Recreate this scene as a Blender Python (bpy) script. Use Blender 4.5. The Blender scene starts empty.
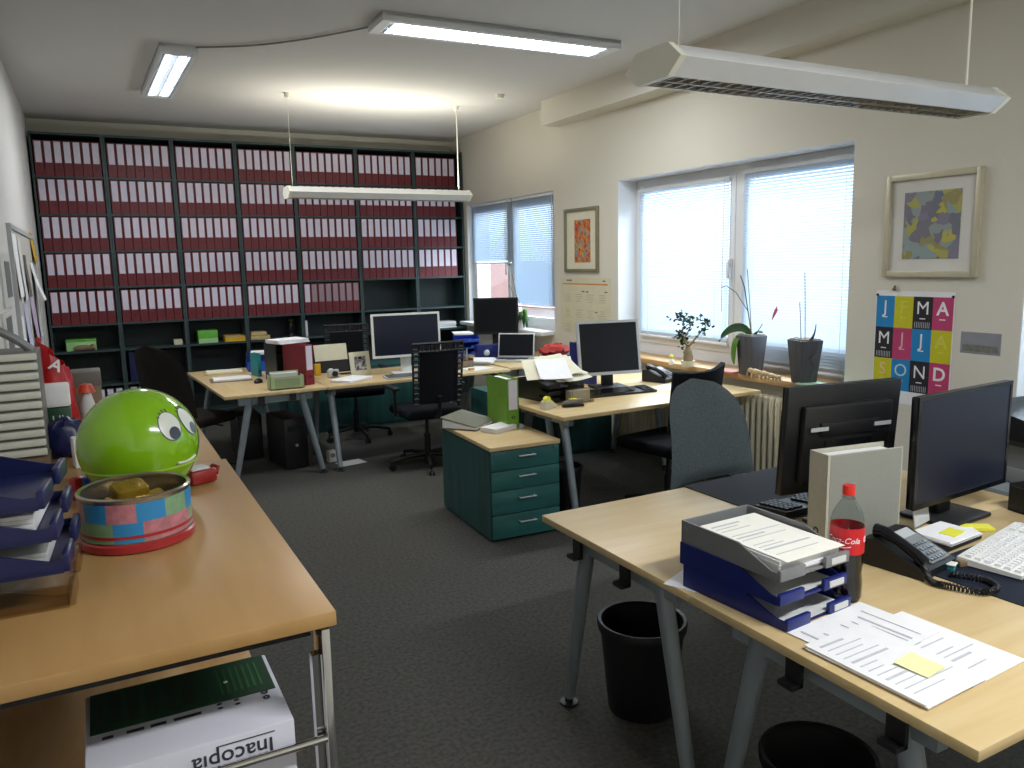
import bpy, bmesh, math, random
from mathutils import Vector, Matrix
random.seed(7)
PI = math.pi
SC = bpy.context.scene
COL = SC.collection

# ------------------------------------------------------------------ materials
def lin(c):
    return tuple((v/12.92 if v <= .04045 else ((v+.055)/1.055)**2.4) for v in c)
def hexc(h):
    return lin(tuple(int(h[i:i+2], 16)/255 for i in (0, 2, 4)))
MATS = {}
def mat(name, col, rough=.5, metal=0., spec=.5, noise=None, bump=None, emit=None, trans=0., alpha=1., coat=0., streak=None):
    """col hex; noise=(scale, amount); streak=(axis scale xyz, second hex, strength)"""
    if name in MATS: return MATS[name]
    m = bpy.data.materials.new(name); m.use_nodes = True
    nt = m.node_tree; b = nt.nodes['Principled BSDF']
    c = hexc(col) + (1,)
    b.inputs['Base Color'].default_value = c
    b.inputs['Roughness'].default_value = rough
    b.inputs['Metallic'].default_value = metal
    b.inputs['Specular IOR Level'].default_value = spec
    b.inputs['Transmission Weight'].default_value = trans
    b.inputs['Alpha'].default_value = alpha
    b.inputs['Coat Weight'].default_value = coat
    tc = nt.nodes.new('ShaderNodeTexCoord')
    if noise or streak:
        n = nt.nodes.new('ShaderNodeTexNoise'); r = nt.nodes.new('ShaderNodeMix'); r.data_type = 'RGBA'
        mp = nt.nodes.new('ShaderNodeMapping')
        nt.links.new(tc.outputs['Object'], mp.inputs['Vector']); nt.links.new(mp.outputs['Vector'], n.inputs['Vector'])
        if streak:
            mp.inputs['Scale'].default_value = streak[0]; n.inputs['Scale'].default_value = 1.0
            c2 = hexc(streak[1]) + (1,); n.inputs['Detail'].default_value = 4
        else:
            n.inputs['Scale'].default_value = noise[0]; n.inputs['Detail'].default_value = 5
            c2 = tuple(v*(1-noise[1]) for v in c[:3]) + (1,)
        cr = nt.nodes.new('ShaderNodeMapRange'); cr.inputs['From Min'].default_value = .35; cr.inputs['From Max'].default_value = .65
        nt.links.new(n.outputs['Fac'], cr.inputs['Value']); nt.links.new(cr.outputs['Result'], r.inputs['Factor'])
        r.inputs['A'].default_value = c; r.inputs['B'].default_value = c2
        nt.links.new(r.outputs['Result'], b.inputs['Base Color'])
    if bump:
        n2 = nt.nodes.new('ShaderNodeTexNoise'); n2.inputs['Scale'].default_value = bump[0]; n2.inputs['Detail'].default_value = 3
        nt.links.new(tc.outputs['Object'], n2.inputs['Vector'])
        bp = nt.nodes.new('ShaderNodeBump'); bp.inputs['Strength'].default_value = bump[1]; bp.inputs['Distance'].default_value = .01
        nt.links.new(n2.outputs['Fac'], bp.inputs['Height']); nt.links.new(bp.outputs['Normal'], b.inputs['Normal'])
    if emit:
        b.inputs['Emission Color'].default_value = hexc(emit[0]) + (1,); b.inputs['Emission Strength'].default_value = emit[1]
    MATS[name] = m; return m
def checker_mat(name, cols, scale, rough=.6):
    """patchy abstract print: voronoi cells coloured from a ramp"""
    m = bpy.data.materials.new(name); m.use_nodes = True; nt = m.node_tree; b = nt.nodes['Principled BSDF']
    tc = nt.nodes.new('ShaderNodeTexCoord'); v = nt.nodes.new('ShaderNodeTexVoronoi'); v.distance = 'CHEBYCHEV'
    v.inputs['Scale'].default_value = scale
    nz = nt.nodes.new('ShaderNodeTexNoise'); nz.inputs['Scale'].default_value = scale*.6
    mx = nt.nodes.new('ShaderNodeMix'); mx.data_type = 'RGBA'; mx.blend_type = 'LINEAR_LIGHT'; mx.inputs['Factor'].default_value = .25/scale*4
    nt.links.new(tc.outputs['Object'], nz.inputs['Vector'])
    nt.links.new(tc.outputs['Object'], mx.inputs['A']); nt.links.new(nz.outputs['Color'], mx.inputs['B'])
    nt.links.new(mx.outputs['Result'], v.inputs['Vector'])
    rp = nt.nodes.new('ShaderNodeValToRGB'); rp.color_ramp.interpolation = 'CONSTANT'
    els = rp.color_ramp.elements
    while len(els) < len(cols): els.new(.5)
    for i, c in enumerate(cols):
        els[i].position = i/len(cols); els[i].color = hexc(c) + (1,)
    sp = nt.nodes.new('ShaderNodeSeparateColor'); nt.links.new(v.outputs['Color'], sp.inputs['Color'])
    nt.links.new(sp.outputs['Red'], rp.inputs['Fac']); nt.links.new(rp.outputs['Color'], b.inputs['Base Color'])
    b.inputs['Roughness'].default_value = rough
    return m
def slat_mat(name, c1, c2, fac):
    m = bpy.data.materials.new(name); m.use_nodes = True; nt = m.node_tree
    out = nt.nodes['Material Output']; b = nt.nodes['Principled BSDF']
    b.inputs['Base Color'].default_value = hexc(c1) + (1,); b.inputs['Roughness'].default_value = .5
    t = nt.nodes.new('ShaderNodeBsdfTranslucent'); t.inputs['Color'].default_value = hexc(c2) + (1,)
    mx = nt.nodes.new('ShaderNodeMixShader'); mx.inputs[0].default_value = fac
    nt.links.new(b.outputs[0], mx.inputs[1]); nt.links.new(t.outputs[0], mx.inputs[2]); nt.links.new(mx.outputs[0], out.inputs['Surface'])
    return m
def glass_mat(name, tint, ior=1.45, rough=.02):
    m = bpy.data.materials.new(name); m.use_nodes = True; nt = m.node_tree; out = nt.nodes['Material Output']
    t = nt.nodes.new('ShaderNodeBsdfTransparent'); t.inputs['Color'].default_value = hexc(tint) + (1,)
    g = nt.nodes.new('ShaderNodeBsdfGlossy'); g.inputs['Roughness'].default_value = rough
    f = nt.nodes.new('ShaderNodeFresnel'); f.inputs['IOR'].default_value = ior
    mx = nt.nodes.new('ShaderNodeMixShader')
    nt.links.new(f.outputs[0], mx.inputs[0]); nt.links.new(t.outputs[0], mx.inputs[1]); nt.links.new(g.outputs[0], mx.inputs[2])
    ge = nt.nodes.new('ShaderNodeNewGeometry'); iv = nt.nodes.new('ShaderNodeMath'); iv.operation = 'SUBTRACT'; iv.inputs[0].default_value = 1
    mu = nt.nodes.new('ShaderNodeMath'); mu.operation = 'MULTIPLY'
    nt.links.new(ge.outputs['Backfacing'], iv.inputs[1]); nt.links.new(iv.outputs[0], mu.inputs[0]); nt.links.new(f.outputs[0], mu.inputs[1]); nt.links.new(mu.outputs[0], mx.inputs[0])
    nt.links.new(mx.outputs[0], out.inputs['Surface']); return m

WALL = mat('wall_paint', 'd8d4c6', .85, spec=.2, bump=(60, .08), noise=(1.2, .03))
WALLL = mat('left_wall_paint', 'd2d0cc', .85, spec=.2, bump=(60, .08), noise=(1.2, .03))
CEIL = mat('ceiling_paint', 'd6d4d0', .9, spec=.1, bump=(80, .05), noise=(1, .02))
CARPET = mat('carpet', '54534f', .95, spec=.1, noise=(55, .35), bump=(300, .3))
TRIMM = mat('window_plastic', 'e6e8ea', .4, noise=(3, .03))
MAPLE = mat('maple_laminate', 'cfb88a', .36, streak=((2.2, 22, 22), 'c6ac7c', 1), spec=.45)
MAPLE_C = mat('counter_laminate', 'ae8957', .33, streak=((20, 2, 20), 'a6814f', 1), spec=.5)
MAPLE_E = mat('maple_edge', 'c7a56c', .4, streak=((3, 3, 40), 'b99558', 1))
SILLW = mat('sill_wood', 'c9a676', .45, streak=((14, 2, 14), 'b48c58', 1))
TEAL = mat('teal_stained_wood', '1b4241', .45, streak=((18, 18, 1.6), '275552', 1))
TEAL_D = mat('teal_drawer_wood', '215250', .42, streak=((2, 18, 16), '2b635f', 1))
SHELF = mat('shelf_dark_green', '28393a', .5, streak=((14, 14, 2), '324546', 1))
SHELFB = mat('shelf_back_green', '1c2b2c', .6, noise=(6, .2))
GREYM = mat('grey_metal', '8d979c', .4, metal=.35, noise=(9, .06))
DKMET = mat('dark_metal', '33373b', .4, metal=.5, noise=(9, .1))
CHROME = mat('chrome', 'd8d8d8', .12, metal=1., noise=(4, .05))
BLACKP = mat('black_plastic', '0f1013', .5, noise=(20, .2))
BLACKG = mat('black_gloss', '101115', .18, noise=(20, .1))
SCREEN = mat('screen_glass', '11131a', .28, spec=.25, noise=(4, .05))
SCREENM = mat('screen_matte', '191e2e', .32, spec=.3, noise=(3, .06))
SILVP = mat('silver_plastic', 'b9bcbd', .38, metal=.2, noise=(10, .05))
WHITEP = mat('white_plastic', 'dcdcd6', .4, noise=(8, .04))
CREAMP = mat('cream_plastic', 'd2cdb4', .4, noise=(8, .05))
GREYP = mat('grey_plastic', '77797a', .45, noise=(14, .08))
NAVY = mat('navy_plastic', '13226a', .35, noise=(10, .15))
NAVYD = mat('dark_navy_plastic', '141b4c', .35, noise=(10, .15))
BLUE = mat('bright_blue_plastic', '1f50c0', .4, noise=(10, .1))
PAPER = mat('paper_white', 'e9e9ea', .8, noise=(30, .03))
PAPERG = mat('paper_grey', 'c9cbc9', .8, noise=(30, .05))
PAPERY = mat('paper_cream', 'dcd8c0', .8, noise=(30, .05))
PAPERY2 = mat('paper_warm_white', 'f0eee4', .8, noise=(30, .03))
YELN = mat('sticky_yellow', 'e4e040', .7, noise=(30, .04))
YELL = mat('yellow_card', 'd6a818', .6, noise=(12, .1))
INK = mat('print_grey', 'c0c2c8', .8, noise=(40, .1))
INKD = mat('print_dark', '30343c', .8, noise=(40, .1))
RED = mat('red_board', '7c1626', .5, noise=(20, .12))
REDB = mat('red_bag', 'b3171d', .35, noise=(9, .15))
MAROON = mat('maroon_board', '6a1420', .5, noise=(22, .15))
LABELW = mat('binder_label', 'd6d2e2', .7, noise=(18, .05))
GREENB = mat('green_board', '6a9a2c', .5, noise=(20, .08))
GREYB = mat('grey_marbled_board', '8b8d86', .5, noise=(160, .08))
GREYBD = mat('olive_grey_board', '6d6c58', .5, noise=(120, .25))
SPINEG = mat('pale_grey_spine', 'b4b2a2', .5, noise=(60, .08))
FABG = mat('grey_fabric', '5c6466', .9, noise=(160, .35), bump=(400, .4), spec=.15)
FABB = mat('black_fabric', '15161a', .9, noise=(160, .3), bump=(400, .4), spec=.15)
FABBR = mat('brown_fabric', '2b2622', .9, noise=(160, .3), bump=(400, .4), spec=.15)
LIME = mat('lime_plastic', '7fb414', .16, noise=(3, .05), coat=.5)
LIMED = mat('lime_seam', '9ac83a', .3, noise=(3, .05))
EYEW = mat('eye_white', 'd5d8cf', .3, noise=(8, .03))
PUPIL = mat('pupil_slate', '3c4450', .3, noise=(8, .1))
TINM = mat('tin_metal', 'b4aea0', .22, metal=.9, noise=(6, .1))
GOLD = mat('gold_foil', 'a98a2c', .35, metal=.6, noise=(30, .35), bump=(40, .6))
PLANT = mat('leaf_green', '4d7a22', .45, noise=(12, .25))
PLANTD = mat('leaf_dark', '2c4a26', .6, spec=.25, noise=(12, .25))
STEM = mat('stem_brown', '5d523c', .7, noise=(30, .3))
BARK = mat('bark', '8a7a5a', .8, noise=(20, .3), bump=(40, .5))
POTG = mat('pot_dark_grey', '4a4a50', .6, streak=((60, 60, 2), '3c3c42', 1))
ELEPH = mat('carved_wood', 'cdb58a', .6, noise=(30, .15))
RADI = mat('radiator_cream', 'ddd6bc', .4, noise=(5, .04))
LAMPW = mat('lamp_white', 'e0e1e0', .4, noise=(5, .03))
LAMPC = mat('lamp_cream', 'f0eedc', .4, noise=(5, .03))
TUBE = mat('fluorescent_tube', 'ffffff', .5, emit=('f2f6ff', 8))
LOUV = mat('louvre_metal', 'c8ccd0', .25, metal=.8, noise=(5, .05))
LOUVB = mat('louvre_bronze', 'd0c8b8', .3, metal=.8, noise=(30, .3))
REFLB = mat('lit_reflector', 'ffffff', .5, emit=('e4eeff', .8))
SLAT = slat_mat('blind_slat', 'dde6ee', 'dce8f4', .48)
SLATDIM = slat_mat('blind_slat_dimmed', 'd0dae4', 'c2d0de', .55)  # duller slat copy, the far window's weaker light put into its colour
GLASS = glass_mat('pane_glass', 'f4f8fa')
CLEARP = glass_mat('clear_plastic', 'f2eee6', 1.5, .08)
BOTTLEM = glass_mat('bottle_plastic', 'e6eaea', 1.4, .05)
COLA = mat('cola_liquid', '16090a', .12, noise=(4, .1))
COLAR = mat('cola_label_red', 'c41420', .4, noise=(8, .04))
CYAN = mat('print_cyan', '1583c0', .6, noise=(9, .05)); YEL2 = mat('print_yellow', 'c9c41c', .6, noise=(9, .05))
BLK2 = mat('print_black', '1e1c24', .6, noise=(9, .1)); MAG = mat('print_magenta', 'bd3c6c', .6, noise=(9, .05))
PINKP = mat('print_pink', 'c07c84', .35, noise=(70, .3)); SAGEP = mat('print_sage', '7ea07a', .35, noise=(70, .15)); BLUEP = mat('print_blue', '2f86bd', .35, noise=(9, .05))
REDTIN = mat('red_tin', 'a82c30', .3, noise=(9, .1))
GILT = mat('gilt_frame', 'c6bfa4', .4, metal=.12, noise=(12, .08))
OLIVF = mat('olive_frame', '8f8a70', .4, metal=.3, noise=(12, .08))
CARDGREEN = mat('pale_green_card', 'a9ba8c', .6, noise=(12, .06)); CARDGREEN2 = mat('pale_green_inner', '8f9f78', .6, noise=(12, .06))
GREENBOX = mat('green_box', '5fb03a', .5, noise=(14, .1)); GREENPALE = mat('green_box_pale', '9ccf8c', .5, noise=(14, .06))
BEIGE = mat('beige_card', 'c3ad78', .6, noise=(14, .1))
DKGREEN = mat('label_dark_green', '133c22', .5, streak=((40, 2, 2), '1d4a30', 1))
CARTON = mat('carton_white', 'c9c9d4', .6, noise=(10, .04))
BROWNC = mat('brown_card', '7d6a52', .6, noise=(14, .2))
TEALC = mat('teal_card', '1f8a92', .5, noise=(10, .1))
TAN = mat('tan_card', 'b98d58', .6, noise=(10, .1))
TERRA = mat('outside_roof', '8f6f6c', .9, noise=(4, .1)); RENDER = mat('outside_wall', '9c9090', .9, noise=(4, .05))

# ------------------------------------------------------------------ mesh helper
class MB:
    def __init__(s): s.bm = bmesh.new()
    def _x(s, geom_verts, M):
        bmesh.ops.transform(s.bm, matrix=M, verts=geom_verts)
    def box(s, c, d, rz=0, rx=0, ry=0, bev=0, seg=2, taper=None):
        r = bmesh.ops.create_cube(s.bm, size=1.0); vs = r['verts']
        for v in vs:
            if taper and v.co.z < 0: v.co.x *= taper; v.co.y *= taper
            v.co = Vector((v.co.x*d[0], v.co.y*d[1], v.co.z*d[2]))
        if bev:
            es = list({e for v in vs for e in v.link_edges})
            b = bmesh.ops.bevel(s.bm, geom=es, offset=bev, segments=seg, profile=.5, affect='EDGES')
            vs = list({v for f in b['faces'] for v in f.verts} | {v for v in vs if v.is_valid})
        M = Matrix.Translation(c) @ Matrix.Rotation(rz, 4, 'Z') @ Matrix.Rotation(ry, 4, 'Y') @ Matrix.Rotation(rx, 4, 'X')
        s._x(vs, M); return s
    def cyl(s, p0, p1, r0, r1=None, n=16):
        p0, p1 = Vector(p0), Vector(p1); r1 = r0 if r1 is None else r1; d = p1-p0
        r = bmesh.ops.create_cone(s.bm, cap_ends=True, segments=n, radius1=r0, radius2=r1, depth=d.length)
        M = Matrix.Translation((p0+p1)/2) @ d.to_track_quat('Z', 'Y').to_matrix().to_4x4()
        s._x(r['verts'], M); return s
    def ball(s, c, r, n=16, rz=0, rx=0, ry=0):
        if not hasattr(r, '__len__'): r = (r, r, r)
        g = bmesh.ops.create_uvsphere(s.bm, u_segments=n, v_segments=max(6, n//2), radius=1)
        M = Matrix.Translation(c) @ Matrix.Rotation(rz, 4, 'Z') @ Matrix.Rotation(ry, 4, 'Y') @ Matrix.Rotation(rx, 4, 'X') @ Matrix.Diagonal((r[0], r[1], r[2], 1))
        s._x(g['verts'], M); return s
    def lathe(s, prof, c=(0, 0, 0), n=32, a0=0, a1=2*PI):
        full = abs(a1-a0-2*PI) < 1e-6; rings = []
        m = n if full else n+1
        for r, z in prof:
            if r < 1e-6 and full: rings.append([s.bm.verts.new((c[0], c[1], c[2]+z))])
            else: rings.append([s.bm.verts.new((c[0]+r*math.cos(a0+(a1-a0)*i/n), c[1]+r*math.sin(a0+(a1-a0)*i/n), c[2]+z)) for i in range(m)])
        for A, B in zip(rings, rings[1:]):
            for i in range(n):
                j = (i+1) % m if full else i+1
                if len(A) == 1 and len(B) == 1: continue
                if len(A) == 1: s.bm.faces.new((A[0], B[j], B[i]))
                elif len(B) == 1: s.bm.faces.new((A[i], A[j], B[0]))
                else: s.bm.faces.new((A[i], A[j], B[j], B[i]))
        return s
    def tube(s, pts, r, n=8):
        pts = [Vector(p) for p in pts]; rings = []
        up = Vector((0, 0, 1))
        for i, p in enumerate(pts):
            t = (pts[min(i+1, len(pts)-1)]-pts[max(i-1, 0)]).normalized()
            a = t.cross(up) if abs(t.dot(up)) < .95 else t.cross(Vector((1, 0, 0)))
            a.normalize(); b = t.cross(a)
            rr = r[i] if hasattr(r, '__len__') else r
            rings.append([s.bm.verts.new(p+a*rr*math.cos(2*PI*k/n)+b*rr*math.sin(2*PI*k/n)) for k in range(n)])
        for A, B in zip(rings, rings[1:]):
            for k in range(n): s.bm.faces.new((A[k], A[(k+1) % n], B[(k+1) % n], B[k]))
        s.bm.faces.new(rings[0]); s.bm.faces.new(list(reversed(rings[-1]))); return s
    def prism(s, poly, axis, a, b):
        """poly: 2D points; axis x|y|z extruded from a to b"""
        def P(u, v, w): return {'x': (w, u, v), 'y': (u, w, v), 'z': (u, v, w)}[axis]
        A = [s.bm.verts.new(P(u, v, a)) for u, v in poly]; B = [s.bm.verts.new(P(u, v, b)) for u, v in poly]
        s.bm.faces.new(A); s.bm.faces.new(list(reversed(B)))
        n = len(poly)
        for i in range(n): s.bm.faces.new((A[i], B[i], B[(i+1) % n], A[(i+1) % n]))
        return s
    def face(s, pts):
        s.bm.faces.new([s.bm.verts.new(p) for p in pts]); return s
    def grid(s, fn, nu, nv):
        V = [[s.bm.verts.new(fn(i/nu, j/nv)) for j in range(nv+1)] for i in range(nu+1)]
        for i in range(nu):
            for j in range(nv): s.bm.faces.new((V[i][j], V[i+1][j], V[i+1][j+1], V[i][j+1]))
        return s
    def solid(s, t):
        bmesh.ops.recalc_face_normals(s.bm, faces=s.bm.faces[:])
        bmesh.ops.solidify(s.bm, geom=s.bm.faces[:], thickness=t); return s
    def xf(s, M):
        bmesh.ops.transform(s.bm, matrix=M, verts=s.bm.verts[:]); return s
    def mesh(s, name, m, recalc=True):
        if recalc: bmesh.ops.recalc_face_normals(s.bm, faces=s.bm.faces[:])
        me = bpy.data.meshes.new(name); s.bm.to_mesh(me); s.bm.free()
        me.materials.append(m)
        for p in me.polygons: p.use_smooth = True
        me.set_sharp_from_angle(angle=math.radians(38))
        return me
def link(name, me, parent=None, loc=None, rot=None):
    o = bpy.data.objects.new(name, me); COL.objects.link(o)
    if parent: o.parent = parent
    if loc is not None: o.location = loc
    if rot is not None: o.rotation_euler = rot
    return o
def P(mb, name, m, parent=None, loc=None, rot=None, label=None):
    o = link(name, mb.mesh(name, m), parent, loc, rot)
    if label: o['label'] = label
    return o
def tag(o, label, cat, group=None):
    o['label'] = label; o['category'] = cat
    if group: o['group'] = group
    return o
def T(name, label, cat, loc=(0, 0, 0), rz=0, group=None):
    o = bpy.data.objects.new(name, None); COL.objects.link(o); o.empty_display_size = .1
    o.location = loc; o.rotation_euler = (0, 0, math.radians(rz))
    return tag(o, label, cat, group)
def one(mb, name, m, label, cat, loc=(0, 0, 0), rz=0, group=None):
    return tag(P(mb, name, m, None, loc, (0, 0, math.radians(rz))), label, cat, group)
def struct(mb, name, m, parent=None):
    o = P(mb, name, m, parent)
    if not parent: o['kind'] = 'structure'
    return o
def copy_tree(o, parent=None):
    c = o.copy(); COL.objects.link(c)
    if parent: c.parent = parent
    for ch in list(o.children): copy_tree(ch, c)
    return c
def text_mb(txt, size, shear=0., extr=.0004, align='CENTER', bold=0.):
    cu = bpy.data.curves.new('lettering', 'FONT'); cu.body = txt; cu.size = size; cu.shear = shear; cu.extrude = extr
    cu.align_x = align; cu.align_y = 'CENTER'; cu.offset = bold; cu.resolution_u = 3
    o = bpy.data.objects.new('lettering', cu); COL.objects.link(o)
    dg = bpy.context.evaluated_depsgraph_get(); dg.update()
    me = bpy.data.meshes.new_from_object(o.evaluated_get(dg))
    bpy.data.objects.remove(o)
    mb = MB(); mb.bm.from_mesh(me); bpy.data.meshes.remove(me); return mb
RXZ = Matrix.Rotation(PI/2, 4, 'X')     # xy plane text -> stands up in xz facing -y

# ------------------------------------------------------------------ room
XL, XR, YB, YF, ZC = -.42, 4.15, 9.36, -1.6, 3.14
WT = .30
struct(MB().box(((XL+XR)/2, (YB+YF)/2, -.05), (XR-XL+.8, YB-YF+.8, .1)), 'floor', CARPET)
struct(MB().box(((XL+XR)/2, (YB+YF)/2, ZC+.05), (XR-XL+.8, YB-YF+.8, .1)), 'ceiling', CEIL)
struct(MB().box((XL-.1, (YB+YF)/2, ZC/2), (.2, YB-YF+.4, ZC)), 'wall_left', WALLL)
struct(MB().box(((XL+XR)/2, YB+.1, ZC/2), (XR-XL, .2, ZC)), 'wall_back', WALL)
struct(MB().box(((XL+XR)/2, YF-.1, ZC/2), (XR-XL, .2, ZC)), 'wall_front', WALL)
# right wall with three window openings
WIN = [(6.87, 8.93, .90, 2.33), (3.345, 5.78, .80, 2.32), (.55, 2.30, .80, 2.32)]
wb = MB(); ys = [YF-.2] + [v for w in reversed(WIN) for v in (w[0], w[1])] + [YB+.2]
for i in range(0, len(ys), 2): wb.box((XR+WT/2, (ys[i]+ys[i+1])/2, ZC/2), (WT, ys[i+1]-ys[i], ZC))
for y0, y1, z0, z1 in WIN:
    wb.box((XR+WT/2, (y0+y1)/2, z0/2), (WT, y1-y0, z0)); wb.box((XR+WT/2, (y0+y1)/2, (z1+ZC)/2), (WT, y1-y0, ZC-z1))
struct(wb, 'wall_right', WALL)
struct(MB().box((4.05, 3.0, 3.028), (.20, 7.5, .224)), 'trim_1', WALL)       # box beam along the top of the right wall
struct(MB().box((XL+.008, 3.8, .04), (.016, YB-YF-.4, .08)), 'baseboard_left', GREYP)
for i, (y0, y1, z0, z1) in enumerate(WIN):
    X0 = XR+(.20 if i else .07); zb = z0+.10 if i else z0+.02
    w = MB()
    for yy in (y0+.03, y1-.03): w.box((X0+.04, yy, (zb+z1)/2), (.08, .06, z1-zb))
    for zz in (zb+.03, z1-.03): w.box((X0+.04, (y0+y1)/2, zz), (.08, y1-y0-.12, .06))
    ym = (y0+y1)/2 if i == 0 else 4.50 if i == 1 else 1.4
    w.box((X0+.04, ym, (zb+z1)/2), (.08, .08, z1-zb-.12))
    if zb > z0+.05: w.box((X0+.06, (y0+y1)/2, (z0+zb)/2), (.10, y1-y0, zb-z0))
    wo = struct(w, 'window_%d' % (i+1), TRIMM)
    rv = MB()  # added lining, its blue-white colour imitates daylight on the jambs
    for yy in (y0+.002, y1-.002): rv.box(((XR+X0)/2, yy, (z0+z1)/2), (X0-XR-.004, .004, z1-z0-.01))
    rv.box(((XR+X0)/2, (y0+y1)/2, z1-.002), (X0-XR-.004, y1-y0-.01, .004))
    P(rv, 'daylit_reveal', mat('daylit_reveal_white', 'e2e6ea', .7, noise=(5, .03)), wo)
    s = MB()
    for a, b in ((y0+.06, ym-.04), (ym+.04, y1-.06)):
        for yy in (a+.03, b-.03): s.box((X0+.02, yy, (zb+z1)/2), (.06, .06, z1-zb-.12), bev=.006)
        for zz in (zb+.09, z1-.09): s.box((X0+.02, (a+b)/2, zz), (.06, b-a-.12, .06))
    P(s, 'sash', TRIMM, wo)
    g = MB()
    for a, b in ((y0+.12, ym-.10), (ym+.10, y1-.12)): g.box((X0+.03, (a+b)/2, (zb+z1)/2), (.006, b-a, z1-zb-.24))
    P(g, 'pane', GLASS, wo)
    h = MB()
    h.box((X0-.025, ym+.07, (zb+z1)/2-.02), (.03, .03, .07), bev=.006).box((X0-.045, ym+.07, (zb+z1)/2-.07), (.016, .024, .13), bev=.006)
    P(h, 'window_handle', TRIMM, wo)
# sills
struct(MB().box((XR+.055, 4.56, .785), (.29, 2.50, .045), bev=.006), 'trim_2', SILLW)
struct(MB().box((XR+.0, 7.90, .90), (.30, 2.02, .04), bev=.005), 'trim_3', TRIMM)
struct(MB().box((XR+.055, 1.42, .785), (.29, 1.80, .045), bev=.005), 'trim_4', TRIMM)

# venetian blinds
def blind(y0, y1, zt, zb, x, label, tilt=50, sm=None):
    w = y1-y0
    t = T('venetian_blind', label, 'blind', (x, (y0+y1)/2, zt), -90, 'venetian blinds in the windows')
    P(MB().box((0, 0, -.015), (w, .03, .03), bev=.003), 'headrail', TRIMM, t)
    s = MB(); n = int((zt-zb-.05)/.0215); a = math.radians(tilt)
    for k in range(n):
        z = -.045-k*.0215
        s.box((0, 0, z), (w-.006, .025, .0006), rx=a)
    P(s, 'slats', sm or SLAT, t)
    P(MB().box((0, 0, zb-zt), (w, .024, .018), bev=.003), 'bottom_rail', TRIMM, t)
    for sx in (-1, 1): P(MB().cyl((sx*w*.38, -.016, -.02), (sx*w*.38, -.016, zb-zt), .0018, n=5), 'ladder_cord', TRIMM, t)
    P(MB().cyl((w*.46, -.02, -.02), (w*.46, -.025, -(zt-zb)*.8), .003, n=6), 'tilt_wand', CREAMP, t)
    return t
XBL = 4.325
blind(4.58, 5.69, 2.24, .965, XBL, 'left venetian blind of the large window, stopping above the frame bottom')
blind(3.40, 4.44, 2.27, .845, XBL, 'right venetian blind of the large window, let down to the sill')
blind(7.86, 8.87, 2.325, 1.625, XR+.035, 'half-raised venetian blind beside the binder wall, open below', 55, SLATDIM)
blind(6.90, 7.80, 2.325, 1.145, XR+.035, 'long venetian blind right of the half-raised one in the far window', 55, SLATDIM)
blind(1.46, 2.25, 2.25, .87, XBL, 'venetian blind at the right edge of the picture behind the black monitor')
blind(.60, 1.36, 2.25, .87, XBL, 'venetian blind outside the right edge of the picture')

# outside
t = T('house', 'pale house with a reddish gabled roof seen below the raised blind', 'building', (17.0, 33.0, -6))
P(MB().box((0, 0, 2.8), (9, 7, 5.6)), 'house_wall', RENDER, t)
P(MB().prism([(-5, 5.6), (5, 5.6), (0, 7.6)], 'y', -4, 4), 'roof', TERRA, t)

# ------------------------------------------------------------------ lights in the room
def area(name, loc, size, power, rot, col=(1, 1, 1)):
    l = bpy.data.lights.new(name, 'AREA'); l.shape = 'RECTANGLE'; l.size, l.size_y = size; l.energy = power; l.color = col
    o = bpy.data.objects.new(name, l); COL.objects.link(o); o.location = loc; o.rotation_euler = rot; return o
def ceiling_light(name, label, cx, cy, L, W, rz, bright, power):
    t = T(name, label, 'ceiling light', (cx, cy, ZC), rz, 'surface-mounted fluorescent ceiling lights')
    h = MB(); H = .056
    h.box((0, 0, -.012), (L, W, .024)); 
    for sy in (-1, 1): h.box((0, sy*(W/2-.012), -H/2), (L, .024, H))
    for sx in (-1, 1): h.box((sx*(L/2-.03), 0, -H/2), (.06, W-.048, H))
    P(h, 'housing', LAMPW, t)
    P(MB().box((0, 0, -.026), (L-.14, W-.07, .004)), 'reflector', REFLB if bright else LOUV, t)
    for sy in (-1, 1): P(MB().cyl((-L/2+.1, sy*W*.2, -.042), (L/2-.1, sy*W*.2, -.042), .013, n=10), 'tube', TUBE, t)
    lv = MB()
    for k in range(int(L/.055)):
        x = -L/2+.09+k*.055
        if x < L/2-.08: lv.box((x, 0, -H+.012), (.004, W-.06, .022))
    for sy in (-1, 0, 1): lv.box((0, sy*(W/2-.036), -H+.012), (L-.13, .004, .024))
    P(lv, 'louvre', LOUV, t)
    a = area('fluorescent_glow', (0, 0, -H-.01), (L-.15, W-.08), power, (0, 0, 0), (.96, .98, 1)); a.parent = t
    return t
ceiling_light('ceiling_light', 'short-looking fluorescent ceiling light at the upper left, seen end-on', .66, 6.80, 1.62, .24, 91, True, 26)
ceiling_light('ceiling_light', 'long bright fluorescent ceiling light at the top centre, crosswise', 2.55, 4.87, 1.72, .30, -1, True, 40)
ceiling_light('ceiling_light', 'added fluorescent fill light above the camera, outside the picture', 1.9, -.25, 1.72, .30, 0, True, 95)  # unseen fixture, added to brighten the near half of the room
pts = [(.78, 5.98, ZC-.012), (1.05, 5.78, ZC-.03), (1.35, 5.5, ZC-.025), (1.75, 5.0, ZC-.012)]
one(MB().tube([(Vector(pts[0]).lerp(Vector(pts[3]), i/12)+Vector((0, .0, 0)) + Vector((0, .16*math.sin(PI*i/12), .0))) for i in range(13)], .006, 6), 'ceiling_cable', GREYP,
    'thin grey cable joining the two ceiling lights', 'cable')
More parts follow.
